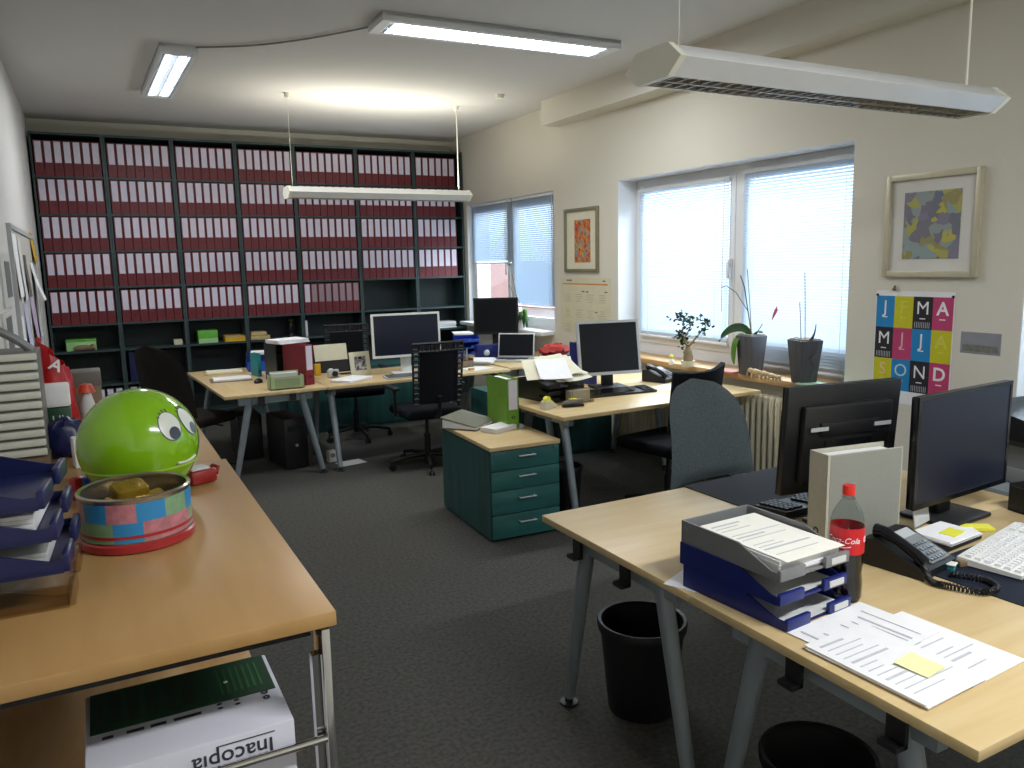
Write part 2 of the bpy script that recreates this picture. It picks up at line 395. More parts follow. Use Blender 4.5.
def pendant(name, label, cx, cy, z, L, rodx, lit):
    t = T(name, label, 'pendant lamp', (cx, cy, z), 0, 'hanging fluorescent lamps')
    # hexagonal hollow section: half width .13, half height .06
    prof = [(-.14, 0), (-.078, -.048), (-.071, -.043), (-.125, .0), (-.071, .044), (-.04, .047), (-.04, .052), (-.078, .05)]
    h = MB(); h.prism(prof, 'x', -L/2, L/2)
    h.prism([(-u, v) for u, v in prof], 'x', -L/2, L/2)
    h.box((0, 0, .046), (L, .09, .006))
    P(h, 'housing', LAMPW, t)
    for s in (-1, 1): P(MB().prism([(-.145, 0), (-.081, -.051), (.081, -.051), (.145, 0), (.081, .054), (-.081, .054)], 'x', s*L/2-.012, s*L/2+.012), 'end_cap', LAMPC, t)
    lv = MB(); n = int(L/.05)
    for k in range(n):
        x = -L/2+.04+k*.05
        lv.box((x, 0, -.036), (.003, .14, .020))
        lv.box((x+.025, 0, -.028), (.05, .13, .002), ry=.35 if k % 2 else -.35)
    for sy in (-.074, 0, .074): lv.box((0, sy, -.038), (L-.04, .004, .020))
    P(lv, 'louvre', LOUVB, t)
    for sy in (-.03, .03): P(MB().cyl((-L/2+.06, sy, .01), (L/2-.06, sy, .01), .013, n=8), 'tube', LAMPW, t)
    for i, rx in enumerate(rodx):
        P(MB().cyl((rx, 0, .05), (rx, 0, ZC-z-.03), .0055 if i == len(rodx)-1 else .0014, n=6), 'rod' if i == len(rodx)-1 else 'suspension_wire', LAMPC, t)
        P(MB().lathe([(0, -.05), (.02, -.045), (.028, 0)], (rx, 0, ZC-z), 12), 'ceiling_hook', LAMPC, t)
    if lit:
        a = area('uplight_glow', (0, 0, .085), (L-.15, .12), lit, (PI, 0, 0), (1, .96, .82)); a.parent = t
    return t
pendant('pendant_lamp', 'white pendant lamp hanging level in front of the binder wall', 2.485, 7.24, 2.285, 1.74, (-.82, .80), 20)
pendant('pendant_lamp', 'large near pendant lamp with louvre underside at the upper right', 2.55, 2.15, 2.262, 1.72, (-.76, .79), 0)
one(MB().lathe([(0, -.035), (.035, -.03), (.04, 0)], (0, 0, 0), 14), 'ceiling_rose', LAMPC, 'small white ceiling rose right of the far lamp rod', 'ceiling rose', (3.44, 6.62, ZC))

# daylight: sky outside, seen and entering through the blinds
wd = bpy.data.worlds.new('sky'); SC.world = wd; wd.use_nodes = True
bg = wd.node_tree.nodes['Background']; bg.inputs['Color'].default_value = (.86, .94, 1.0, 1); bg.inputs['Strength'].default_value = 4.5
for y0, y1, z0, z1 in WIN:
    area('daylight_through_window', (XR+1.5, (y0+y1)/2, 3.7), (1.5, y1-y0+.6), 360*(y1-y0)/2.4, (0, math.radians(48), 0), (.88, .94, 1))

# ------------------------------------------------------------------ binder wall
UX = [-.40, .23, .86, 1.48, 2.095, 2.80, 3.50, 4.135]
BZ = [.10, .48, .835, 1.105, 1.475, 1.835, 2.195, 2.555]     # tops of boards
SY0, SY1, STOP = 9.0, 9.35, 2.965
for i in range(7):
    a, b = UX[i], UX[i+1]
    t = T('shelf_unit', 'dark green shelf bay, %s from the left in the binder wall' % ['first', 'second', 'third', 'fourth', 'fifth', 'sixth', 'seventh'][i], 'shelf', ((a+b)/2, SY0, 0), 0, 'bays of the binder wall')
    w = b-a
    for s in (-1, 1): P(MB().box((s*(w/2-.0105), .175, STOP/2), (.019, .35, STOP)), 'side_panel', SHELF, t)
    P(MB().box((0, .345, STOP/2), (w-.04, .006, STOP-.02)), 'back_panel', SHELFB, t)
    P(MB().box((0, .17, STOP-.011), (w-.04, .34, .022)), 'top_panel', SHELF, t)
    P(MB().box((0, .02, .04), (w-.04, .02, .08)), 'plinth', SHELF, t)
    for z in BZ: P(MB().box((0, .172, z-.011), (w-.041, .338, .02)), 'shelf', SHELF, t)
BIND_SP = .0
def binder_meshes(w, h, d, cov, lab, hole_r=.012):
    """lever arch binder standing, spine on -y, origin bottom centre of spine; returns (cover, papers, label, hole)"""
    c = MB().box((0, .0015, h/2), (w, .003, h)).box((-w/2+.001, d/2, h/2), (.0022, d, h)).box((w/2-.001, d/2, h/2), (.0022, d, h))
    pg = MB().box((0, d/2-.005, h/2), (w*.82, d-.03, h-.025))
    l = MB().box((0, -.0008, h*.675), (w*.72, .0016, h*.60)) .box((0, -.0018, h*.93), (w*.45, .0006, .004))
    ho = MB()
    ho.lathe([(hole_r, 0), (hole_r*.62, -.001), (hole_r*.62, .001), (hole_r, .0)], (0, 0, 0), 14)
    ho.xf(Matrix.Translation((0, -.001, h*.22)) @ Matrix.Rotation(PI/2, 4, 'X'))
    return c, pg, l, ho
ORD = ['first', 'second', 'third', 'fourth', 'fifth', 'sixth', 'seventh', 'eighth']
ROWN = ['top row', 'second row', 'third row', 'fourth row', 'fifth row']
proto = {}
def shelf_binder(x, z, w, label, group, key='std', lbl=LABELW):
    k = (round(w, 3), key)
    if k not in proto:
        t = T('ring_binder', label, 'binder', (x, SY0+.012, z), 0, group)
        c, pg, l, ho = binder_meshes(w, .333, .285, MAROON, LABELW)
        P(c, 'cover', MAROON, t); P(pg, 'papers', PAPERG, t); P(l, 'spine_label', lbl, t); P(ho, 'finger_hole', DKMET, t)
        proto[k] = t
    else:
        t = copy_tree(proto[k]); t.location = (x, SY0+.012, z); t['label'] = label; t['group'] = group
    return t
CNT = [7, 7, 7, 7, 8, 8, 6]
for r in range(5):
    z = BZ[7-r]
    for c in range(7):
        if r == 4 and c > 4: continue
        a, b = UX[c]+.028, UX[c+1]-.028; n = CNT[c]
        pitch = (b-a)/n if c < 6 else .0855
        for k in range(n):
            shelf_binder(a+pitch*(k+.5), z, round(pitch-.004, 3),
                'maroon lever arch binder, %s from left, %s, %s bay of the binder wall' % (ORD[k], ROWN[r], ORD[c]), 'maroon binders in the binder wall',
                'std' if not (r == 4 and c == 4 and k > 0) else 'plain', LABELW if not (r == 4 and c == 4 and k > 0) else mat('binder_label_dim', '9a8890', .7, noise=(18, .1)))
for c, ks in ((0, (4, 5, 6)), (1, (0, 1, 2, 3, 4, 5)),):
    a, b = UX[c]+.028, UX[c+1]-.028; pitch = (b-a)/7
    for k in ks:
        t = T('ring_binder', 'black binder with white label, %s from left, bottom row, %s bay' % (ORD[k], ORD[c]), 'binder', (a+pitch*(k+.5), SY0+.012, BZ[0]+.001), 0, 'black binders on the bottom shelf')
        cc, pg, l, ho = binder_meshes(pitch-.006, .333, .285, BLACKP, LABELW)
        P(cc, 'cover', BLACKP, t); P(pg, 'papers', PAPERG, t); P(l, 'spine_label', LABELW, t); P(ho, 'finger_hole', DKMET, t)
def simple_box(name, m, c, d, label, cat, rz=0, lid=None, lidname='lid'):
    t = T(name, label, cat, c, rz)
    if lid:
        P(MB().box((0, 0, d[2]*.40), (d[0], d[1], d[2]*.80), bev=.003), 'body', m, t)
        P(MB().box((0, 0, d[2]*.90), (d[0]+.006, d[1]+.006, d[2]*.20), bev=.003), lidname, lid, t)
    else: P(MB().box((0, 0, d[2]/2), d, bev=.003), 'body', m, t)
    return t
z6 = BZ[2]+.001
simple_box('storage_box', GREENPALE, (-.14, 9.14, z6), (.27, .2, .115), 'pale green box on the short shelf at the left end', 'box', 0, GREENBOX)
t = simple_box('storage_box', GREENBOX, (1.07, 9.13, z6), (.20, .2, .135), 'bright green printed box on the short shelf, third bay', 'box')
P(MB().box((0, -.101, .025), (.196, .002, .05)), 'pale_band', GREENPALE, t)
simple_box('storage_box', CREAMP, (.80-.03, 9.10, z6), (.085, .12, .055), 'small white box left of the bright green box', 'box')
tr = T('card_tray', 'yellow card tray on the short shelf of the fourth bay', 'tray', (1.35, 9.14, z6))
P(MB().box((0, 0, .004), (.21, .24, .008)).box((-.103, 0, .03), (.005, .24, .06)).box((.103, 0, .03), (.005, .24, .06)).box((0, -.118, .026), (.21, .005, .052)).box((0, .118, .03), (.21, .005, .06)), 'tray', YELL, tr)
P(MB().box((0, 0, .03), (.19, .22, .04)), 'cards', PAPERY, tr)
for k, (w, h, x) in enumerate(((.21, .045, 1.62), (.17, .04, 1.60))):
    one(MB().box((0, 0, h/2), (w, .22, h-.001), bev=.004), 'card_box', BEIGE, ['lower beige card box on the short shelf beside the yellow tray', 'upper beige card box on the short shelf, stacked'][k], 'box', (x, 9.15, z6+(.046 if k else 0)), 3*k, 'stacked beige boxes')
t = T('ornament', 'dark lamp-like ornament with a gold tip on the short shelf', 'ornament', (1.98, 9.12, z6))
P(MB().lathe([(0, 0), (.05, 0), (.045, .02), (.02, .05), (.035, .1), (.03, .15), (.012, .18), (0, .18)], n=16), 'body', BLACKP, t)
P(MB().lathe([(0, .18), (.02, .185), (.028, .2), (.01, .215), (0, .22)], n=12), 'tip', GOLD, t)
t = T('carved_figure', 'small brown figure in front of the pale green box', 'figurine', (-.13, 9.02, z6))
P(MB().ball((0, 0, .03), (.09, .02, .03), 14).ball((.09, 0, .035), (.03, .02, .03), 12), 'body', BROWNC, t)
P(MB().ball((.105, -.015, .03), .014, 10), 'head', TAN, t)
t = T('ring_binder', 'dark blue wide folder standing alone in the second bay', 'binder', (.36, 9.05, BZ[1]+.001))
c, pg, l, ho = binder_meshes(.16, .31, .28, NAVYD, LABELW)
P(c, 'cover', NAVYD, t); P(pg, 'papers', PAPERG, t); l.bm.free(); P(ho, 'finger_hole', DKMET, t)
t = T('paper_pile', 'loose grey-white papers lying on a shelf of the right end bay', 'papers', (3.86, 9.14, BZ[2]+.001), 0)
for k in range(6): P(MB().box((random.uniform(-.01, .01), random.uniform(-.01, .01), .008+.013*k), (.30, .22, .010), rz=random.uniform(-.06, .06)), 'sheet', PAPERG if k % 2 else PAPER, t)
one(MB().box((0, 0, .09), (.03, .12, .18), bev=.002), 'folder', PAPER, 'narrow white folder upright beside the dark ornament', 'folder', (2.14, 9.12, z6))

# ------------------------------------------------------------------ furniture builders
def desk(label, loc, w, d, h, rz=0, hooks=(), group='splay-legged office desks', inset=.07):
    t = T('office_desk', label, 'desk', loc, rz, group)
    P(MB().box((0, 0, h-.0125), (w, d, .025), bev=.003), 'tabletop', MAPLE, t)
    lx = w/2-inset
    f = MB()
    for s in (-1, 1):
        f.box((s*lx, 0, h-.058), (.035, d*.72, .06)); 
    f.box((0, .08, h-.05), (w-.2, .03, .045)).box((0, -.08, h-.05), (w-.2, .03, .045))
    P(f, 'frame', GREYM, t)
    for sx in (-1, 1):
        for sy in (-1, 1):
            a = (sx*lx, sy*d*.25, h-.045); b = (sx*(lx-.005), sy*d*.43, .03)
            g = P(MB().cyl(b, a, .021, .029, 18), 'leg', GREYM, t)
            P(MB().cyl((b[0], b[1]+sy*.003, .0), (b[0], b[1]+sy*.003, .008), .034, n=16).cyl((b[0], b[1]+sy*.003, .008), (b[0], b[1], .045), .016, n=12), 'foot', DKMET, g)
    for sx, y in hooks:
        P(MB().box((sx*(w/2-.02), y, h-.055), (.012, .045, .08)).box((sx*(w/2-.006), y, h-.09), (.034, .045, .012)), 'cable_clip', BLACKP, t)
    return t
def star_base(t, m, R=.31, zc=.085, castor=True, rot=.3):
    b = MB(); b.cyl((0, 0, .06), (0, 0, .13), .035, .03, 14)
    for k in range(5):
        a = rot+k*2*PI/5; c, s = math.cos(a), math.sin(a)
        b.tube([(0.02*c, .02*s, .105), (R*.6*c, R*.6*s, .095), (R*c, R*s, .072)], [.022, .018, .014], 8)
    P(b, 'star_base', m, t)
    for k in range(5):
        a = rot+k*2*PI/5; c, s = math.cos(a), math.sin(a); q = MB()
        for o in (-.014, .014): q.cyl((R*c-s*o-.009*s*(1 if o > 0 else -1)*0, R*s+c*o, .026), (R*c-s*(o+.012), R*s+c*(o+.012), .026), .026, n=14)
        q.cyl((R*c, R*s, .03), (R*c, R*s, .075), .01, n=8)
        P(q, 'castor', BLACKP, t)
    P(MB().cyl((0, 0, .10), (0, 0, .27), .026, n=14).cyl((0, 0, .25), (0, 0, .42), .015, n=12), 'gas_column', BLACKP, t)
def chair(label, loc, rz, style, fab, seat_z=.47, top=1.03, group=None):
    """faces +y; back at -y"""
    t = T('office_chair', label, 'chair', loc, rz, group)
    star_base(t, BLACKP, rot=random.uniform(0, 1))
    P(MB().box((0, 0, .425), (.22, .26, .03), bev=.006).cyl((.1, .04, .42), (.27, .04, .41), .007, n=8), 'mechanism', BLACKP, t)
    P(MB().box((0, .01, seat_z-.015), (.48, .46, .075), bev=.03, seg=4), 'seat', fab, t)
    if style == 'tall':
        zb, zt = .52, top
        def f(u, v, off):
            a = v; hw = (.290-.055*a) * (1 if a < .5 else max(0, 1-((a-.5)/.5)**3)**.5*.94+.06)
            x = (u-.5)*2*hw
            y = -.235-.10*a+.035*math.sin(PI*a)-.05*(1-(x/.26)**2)+off
            edge = 1-(2*u-1)**4
            return Vector((x, y-off+off*edge*min(1, 4*(1-a)+.15)*min(1, 9*a+.15), zb+(zt-zb)*a))
        m = MB(); m.grid(lambda u, v: f(u, v, .035), 14, 20); m.grid(lambda u, v: f(u, v, -.035), 14, 20)
        bmesh.ops.remove_doubles(m.bm, verts=m.bm.verts[:], dist=.0005)
        P(m, 'backrest', fab, t)
        P(MB().tube([(0, -.12, .42), (0, -.27, .44), (0, -.31, .55), (0, -.33, .72)], .018, 8), 'back_support', BLACKP, t)
    elif style == 'mesh':
        # squarish back with a rim punched by rows of slots
        hw, zb, zt, y0 = .205, .56, top, -.25
        bk = MB().grid(lambda u, v: Vector(((u-.5)*2*(hw-.05)*(1+.03*v), y0-.05*v-.02*(1-(2*u-1)**2), zb+(zt-zb-.07)*v)), 8, 10).solid(.02)
        P(bk, 'backrest', fab, t)
        fr = MB()
        def pos(x, v): return Vector((x, y0-.05*v-.02*(1-(x/hw)**2)+.004, zb+(zt-zb)*v))
        n = 11
        for s in (-1, 1):
            fr.tube([pos(s*hw*(.96+.06*i/n), i/n) for i in range(n+1)], .009, 6); fr.tube([pos(s*(hw-.045), i/n) for i in range(n+1)], .008, 6)
            for i in range(n+1):
                v = (i+.0)/n; fr.tube([pos(s*(hw-.045), v), pos(s*hw*(.96+.06*v), v)], .011, 6)
        for k in range(11):
            x = -hw+.04+k*(2*hw-.08)/10; fr.tube([pos(x, .86), pos(x, 1)], .011, 6)
        fr.tube([pos(-hw*1.02+2*hw*1.02*i/10, 1) for i in range(11)], .012, 6); fr.tube([pos(-hw+2*hw*i/10, .87) for i in range(11)], .012, 6)
        P(fr, 'slotted_rim', BLACKP, t)
        P(MB().tube([(0, -.10, .42), (0, -.27, .45), (0, -.30, .62)], .02, 8), 'back_support', BLACKP, t)
    else:
        zb, zt, y0 = .60, top, -.26
        bk = MB().grid(lambda u, v: Vector(((u-.5)*.44*(1+.04*v), y0-.05*v+.06*(2*u-1)**2, zb+(zt-zb)*v+.02*v*(2*u-1)**2+.02*v*(u-.5))), 12, 8).solid(.03)
        P(bk, 'backrest', fab, t)
        P(MB().tube([(0, -.10, .42), (0, -.26, .45), (0, -.30, .68)], .02, 8), 'back_support', BLACKP, t)
    if style == 'mesh':
        for s in (-1, 1): P(MB().tube([(s*.15, 0, .43), (s*.27, -.02, .45), (s*.28, -.05, .66)], .014, 8).box((s*.28, .02, .67), (.06, .25, .025), bev=.01), 'armrest', BLACKP, t)
    return t
def monitor(label, loc, rz, w, h, zb, bez, scr, screen_m, tilt=0, back=False, bezw=.02, stand_m=None, plinth=(.24, .18), dep=.05, group='flat monitors on the desks'):
    """front faces -y; loc = base centre on desk; zb = height of lower edge above the desk"""
    t = T('monitor', label, 'monitor', loc, rz, group); stand_m = stand_m or bez
    R = Matrix.Translation((0, 0, zb)) @ Matrix.Rotation(math.radians(-tilt), 4, 'X')
    c = MB().box((0, .012, h/2), (w, .024, h), bev=.005).box((0, .036, h*.48), (w*.78, .03, h*.72), bev=.012)
    if back: c.box((0, .054, h*.62), (w*.52, .012, h*.12), bev=.004)
    c.xf(R); P(c, 'housing', bez, t)
    b = MB()
    for s in (-1, 1): b.box((s*(w/2-bezw/2), -.002, h/2), (bezw, .006, h))
    b.box((0, -.002, h-bezw/2), (w-2*bezw, .006, bezw)).box((0, -.002, bezw*.6), (w-2*bezw, .006, bezw*1.2)); b.xf(R)
    P(b, 'bezel', bez, t)
    s_ = MB().box((0, -.0015, h/2+bezw*.1), (w-2*bezw, .003, h-2*bezw)); s_.xf(R); P(s_, 'screen', screen_m, t)
    st = MB().box((0, .075, (zb+h*.35)/2+.01), (.085, .035, zb+h*.35), bev=.006, rx=-.05)
    P(st, 'stand_neck', stand_m, t)
    P(MB().box((0, .05, .008), (plinth[0], plinth[1], .015), bev=.006), 'stand_base', stand_m, t)
    if back:
        v = MB()
        for k in range(2): v.box((-.13+.26*k, .0615, h*.63), (.07, .003, h*.035))
        v.xf(R); P(v, 'vent_reflections', SILVP, t)  # silver bars stand in for reflections on the rear vents
        v = MB().box((0, .0515, h*.32), (w*.42, .004, h*.38)); v.xf(R); P(v, 'rear_cover', BLACKG, t)
    return t
def keyboard(label, loc, rz, body, keysm, w=.44, d=.145, thick=.02):
    t = T('keyboard', label, 'keyboard', loc, rz, 'computer keyboards')
    P(MB().prism([(-d/2, 0), (d/2, 0), (d/2, thick*1.3), (-d/2, thick*.6)], 'x', -w/2, w/2), 'case', body, t)
    k = MB()
    for r in range(6):
        y = -d/2+.016+r*(d-.03)/5.4; z = thick*.6+(y+d/2)/d*thick*.7
        widths = [.0185]*int((w*.70)/.0215) if r else [.0185]*3+[.105]+[.0185]*4
        x = -w/2+.014
        for q in widths: k.box((x+q/2, y, z+.004), (q-.003, .0155, .008)); x += q+.003
        x = w/2-.014-4*.0205
        for q in range(4): k.box((x+.01, y, z+.004), (.0165, .0155, .008)); x += .0205
    P(k, 'key_field', keysm, t); return t
def letter_tray(label, loc, rz, m, w=.255, d=.34, h=.062, papers=0, cat='letter tray', group='stacking letter trays', pm=None, lab=True):
    """open front on -y with side walls sloping down to the front"""
    t = T('letter_tray', label, cat, loc, rz, group)
    b = MB().box((0, 0, .003), (w, d, .006))
    for s in (-1, 1):
        b.prism([(-d/2, .004), (d/2, .004), (d/2, h), (-d/2+.13, h), (-d/2+.02, .022), (-d/2, .022)], 'x', s*w/2-.0025*(1+s), s*w/2-.0025*(s-1))
    b.box((0, d/2-.0025, h/2), (w, .005, h))
    for s in (-1, 1): b.box((s*(w/2-.045), -d/2-.004, .016), (.09, .012, .030), bev=.003)
    P(b, 'tray', m, t)
    if lab: P(MB().box((w/2-.045, -d/2-.0115, .016), (.055, .003, .016)), 'label_holder', PAPERG, t)
    return t
def papers(name, label, loc, rz, n, w=.21, d=.297, m=None, th=.0004, jitter=.02, lines=False, cat='papers', group=None):
    t = T(name, label, cat, loc, rz, group)
    for k in range(n):
        P(MB().box((random.uniform(-jitter, jitter), random.uniform(-jitter, jitter), th*(k+.5)), (w, d, th*.9), rz=random.uniform(-jitter*4, jitter*4) if jitter else 0), 'sheet', m or PAPER, t)
    return t
def sheet(label, loc, rz, w=.21, d=.297, m=None, marks=True, bend=0., name='paper_sheet', cat='paper', group=None):
    t = T(name, label, cat, loc, rz, group)
    fz = lambda x, y: .0012+bend*max(0, (y/d))**2
    P(MB().grid(lambda u, v: Vector(((u-.5)*w, (v-.5)*d, fz(0, (v-.5)*d))), 4, 10).solid(.0006), 'sheet', m or PAPER, t)
    if marks:
        q = MB(); random.seed(int(loc[0]*1000))
        for k in range(13):
            y = d/2-.03-k*(d-.06)/13; ww = random.uniform(.3, .85)*w; x0 = -w/2+.018
            if k % 4 == 3: continue
            q.box((x0+ww/2, y, fz(0, y)+.0011), (min(ww, w-.036), .0035 if k % 5 else .007, .0004))
        P(q, 'printed_text', INK, t)
    return t
def binder(name, label, loc, rz, cov, side=None, labm=LABELW, w=.08, h=.32, d=.285, group=None, lab=True):
    t = T(name, label, 'binder', loc, rz, group)
    c, pg, l, ho = binder_meshes(w, h, d, cov, labm)
    P(c, 'cover', cov, t); P(pg, 'papers', PAPER, t)
    if lab: P(l, 'spine_label', labm, t)
    else: l.bm.free()
    P(ho, 'finger_hole', DKMET, t); return t
def waste_bin(label, loc, h=.32, r=.15):
    t = T('waste_bin', label, 'waste bin', loc, 0, 'black waste bins')
    P(MB().lathe([(0, .006), (r*.76, .006), (r*.97, h-.01), (r*1.0, h-.01), (r*1.0, h), (r*.93, h), (r*.73, .012), (0, .012)][0:0] + [(0, 0), (r*.77, 0), (r*.97, h), (r*.94, h), (r*.75, .01), (0, .01)], n=36), 'bucket', BLACKP, t)
    P(MB().lathe([(r*.95, h-.035), (r*1.01, h-.03), (r*1.03, h-.005), (r*1.0, h+.004), (r*.93, h+.001), (r*.93, h-.02)], n=36), 'rim', BLACKP, t)
    return t
def phone(label, loc, rz, s=1.0):
    t = T('desk_phone', label, 'telephone', loc, rz, 'desk telephones')
    R = Matrix.Scale(s, 4)
    b = MB().prism([(-.10, 0), (.10, 0), (.10, .085), (.06, .09), (-.10, .025)], 'x', -.09, .115); b.xf(R); P(b, 'body', BLACKP, t)
    def on(x, y, dz=0):  # point on the sloping top
        return (x, y, .025+(y+.10)*(.065/.16)+dz)
    sl = math.atan2(.065, .16)
    f = MB().box(on(.045, -.03, .002), (.115, .12, .004), rx=sl); f.xf(R); P(f, 'front_panel', GREYP, t)
    d = MB().box(on(.045, .036, .004), (.09, .035, .006), rx=sl); d.xf(R); P(d, 'display', SILVP, t)
    k = MB()
    for i in range(4):
        for j in range(5): k.box(on(.005+.018*j, -.075+.020*i, .006), (.0125, .012, .006), rx=sl)
    k.xf(R); P(k, 'key_field', BLACKG, t)
    h = MB().tube([on(-.055, -.085, .014), on(-.055, -.06, .024), on(-.055, 0, .028), on(-.055, .05, .024), on(-.055, .075, .012)], [.023, .019, .016, .019, .023], 10)
    h.xf(R); P(h, 'handset', BLACKG, t)
    return t
def coil(label, pts, loc=(0, 0, 0), r=.0075, turns=9):
    V = [Vector(p) for p in pts]; L = []
    seg = len(V)-1; N = 70*seg
    def at(u):
        i = min(int(u), seg-1); f = u-i
        p0, p1, p2, p3 = V[max(i-1, 0)], V[i], V[i+1], V[min(i+2, seg)]
        return .5*((2*p1)+(p2-p0)*f+(2*p0-5*p1+4*p2-p3)*f*f+(3*p1-p0-3*p2+p3)*f**3)
    for i in range(N+1):
        u = i/N*seg; p = at(u); q = at(min(u+.01, seg))-at(max(u-.01, 0)); q.normalize()
        a = q.cross(Vector((0, 0, 1))).normalized(); b = a.cross(q); ph = u*turns*2*PI
        L.append(p+(a*math.cos(ph)+b*math.sin(ph))*r)
    return one(MB().tube(L, .0028, 5), 'phone_cord', BLACKP, label, 'cord', loc)

# ------------------------------------------------------------------ right-hand double desk (A far, B near)
ZD = .73
DX = 2.165
desk('far half of the foreground double desk, with the dark desk mat', (DX, 1.972, 0), 1.60, .798, ZD, 0, ((-1, .19), (-1, -.08)))
desk('near half of the foreground double desk, corner closest to the camera', (DX, 1.170, 0), 1.60, .798, ZD, 0, ((-1, .05), (-1, -.22)))
chair('grey fabric swivel chair with tall rounded back behind the double desk', (2.70, 2.70, 0), 183, 'tall', FABG, .47, 1.025)
one(MB().box((0, 0, .0015), (.62, .44, .003)), 'desk_mat', mat('desk_mat_black', '12151d', .7, spec=.2, noise=(30, .1)), 'dark blue-black desk mat under the black keyboard', 'desk mat', (2.34, 2.165, ZD+.0005), 1)
keyboard('black keyboard on the desk mat in front of the turned-away monitor', (2.285, 1.945, ZD+.004), 180, BLACKP, BLACKP, .46, .15)
monitor('black monitor seen from behind on the far half of the double desk', (2.195, 1.80, ZD+.001), 171.4, .468, .368, .118, BLACKP, None, SCREEN, 4, True, .02, BLACKP, (.22, .14))
monitor('large black monitor facing the near seat, tilted view from the left', (2.555, 1.57, ZD+.001), 3.8, .57, .372, .085, BLACKG, None, SCREENM, 0, False, .014, BLACKP, (.25, .19))
binder('ring_binder', 'pale grey lever arch binder standing behind the cola bottle', (1.905, 1.615, ZD+.001), -99, SPINEG, None, LABELW, .08, .315, .285, None, False)
P(MB().box((0, 0, 0), (.0018, .27, .31)), 'side_board', GREYB, bpy.data.objects[-1] if False else [o for o in COL.objects if o.get('label', '').startswith('pale grey lever arch')][0], (.0403, .1445, .1575), None, 'grey marbled cover board')
# letter tray tower
TX, TY, TR = 1.530, 1.465, 3
letter_tray('lower navy letter tray of the foreground stack', (TX, TY, ZD+.001), TR+2, NAVY)
letter_tray('middle navy letter tray of the foreground stack', (TX-.004, TY+.012, ZD+.063), TR, NAVY)
letter_tray('grey letter tray on top of the foreground stack, holding papers', (TX-.002, TY+.010, ZD+.125), TR-1, GREYP)
sheet('grey-white sheet lying in the lower navy tray', (TX+.01, TY-.02, ZD+.009), TR+3, .21, .297, PAPERG, False)
sheet('sheet lying in the middle navy tray', (TX, TY, ZD+.071), TR+2, .21, .297, PAPERG, False)
papers('paper_pile', 'thin pile of papers in the grey top tray', (TX, TY, ZD+.133), TR-2, 8, .215, .30, PAPER, .0045, .002)
sheet('white printed sheet on top of the pile in the grey tray', (TX+.004, TY-.014, ZD+.171), TR-1, .215, .305, PAPERY2, True, .012)
sheet('white paper corner sticking out under the letter trays', (1.45, 1.62, ZD), 24, .15, .16, PAPER, False)
t = T('cord_loop', 'small dark loop of cord behind the letter trays', 'cord', (1.70, 1.83, ZD))
P(MB().tube([(.035*math.cos(a*PI/10)-.0, .012*math.sin(a*PI/5), .012+.022*math.sin(a*PI/10)) for a in range(11)], .006, 8), 'loop', BLACKP, t)
one(MB().box((0, 0, .004), (.09, .05, .008), bev=.002), 'note_block', mat('pale_blue_card', 'a8c8dc', .7, noise=(12, .05)), 'pale blue notepad behind the letter trays', 'notepad', (1.80, 1.80, ZD+.001), -20)
# cola bottle
t = T('soda_bottle', 'plastic cola bottle with red cap and red label, half full', 'bottle', (1.705, 1.345, ZD+.001), 0)
pr = [(0, .004), (.02, .002), (.038, 0), (.043, .012), (.0435, .05), (.041, .075), (.0425, .095), (.043, .205), (.0425, .215), (.037, .238), (.023, .264), (.0145, .277), (.0138, .295)]
P(MB().lathe(pr, n=36), 'bottle', BOTTLEM, t)
P(MB().lathe([(0, .006)] + [(r-.0015, z) for r, z in pr[2:7]] + [(.0413, .155), (0, .155)], n=36), 'cola', COLA, t)
lb = P(MB().lathe([(.0432, .134), (.0437, .134), (.0437, .205), (.0432, .205)], n=48), 'label', COLAR, t)
P(MB().lathe([(0, .312), (.0145, .312), (.0158, .308), (.0158, .286), (.0138, .286)], n=28), 'cap', mat('cap_red', 'd02a20', .35, noise=(9, .05)), t)
P(MB().lathe([(.0138, .275), (.018, .277), (.018, .280), (.0138, .282)], n=24), 'neck_ring', BOTTLEM, t)
def wrap(mb, R, z0, ang):
    for v in mb.bm.verts:
        x, y, e = v.co; a = ang+x/R; v.co = Vector(((R+.0003+e)*math.cos(a), (R+.0003+e)*math.sin(a), z0+y))
    return mb
def subdiv(mb, n=2):
    bmesh.ops.subdivide_edges(mb.bm, edges=mb.bm.edges[:], cuts=n); return mb
CA = math.atan2(-1.345, -1.705)
m = text_mb('Coca-Cola', .0215, .35, .0006); bmesh.ops.triangulate(m.bm, faces=m.bm.faces[:])
P(wrap(m, .0437, .172, CA-.30), 'lettering', PAPER, lb)
m = text_mb('Coca-Cola', .0215, .35, .0006); bmesh.ops.triangulate(m.bm, faces=m.bm.faces[:])
P(wrap(m, .0437, .172, CA+2.15), 'lettering', PAPER, lb)
q = MB(); q.grid(lambda u, v: Vector((-.024+.048*u, -.016-.004*math.sin(u*PI)+.0025*v, 0)), 12, 1); q.solid(.0003)
P(wrap(q, .0438, .172, CA-.30), 'swoosh', PAPER, lb)
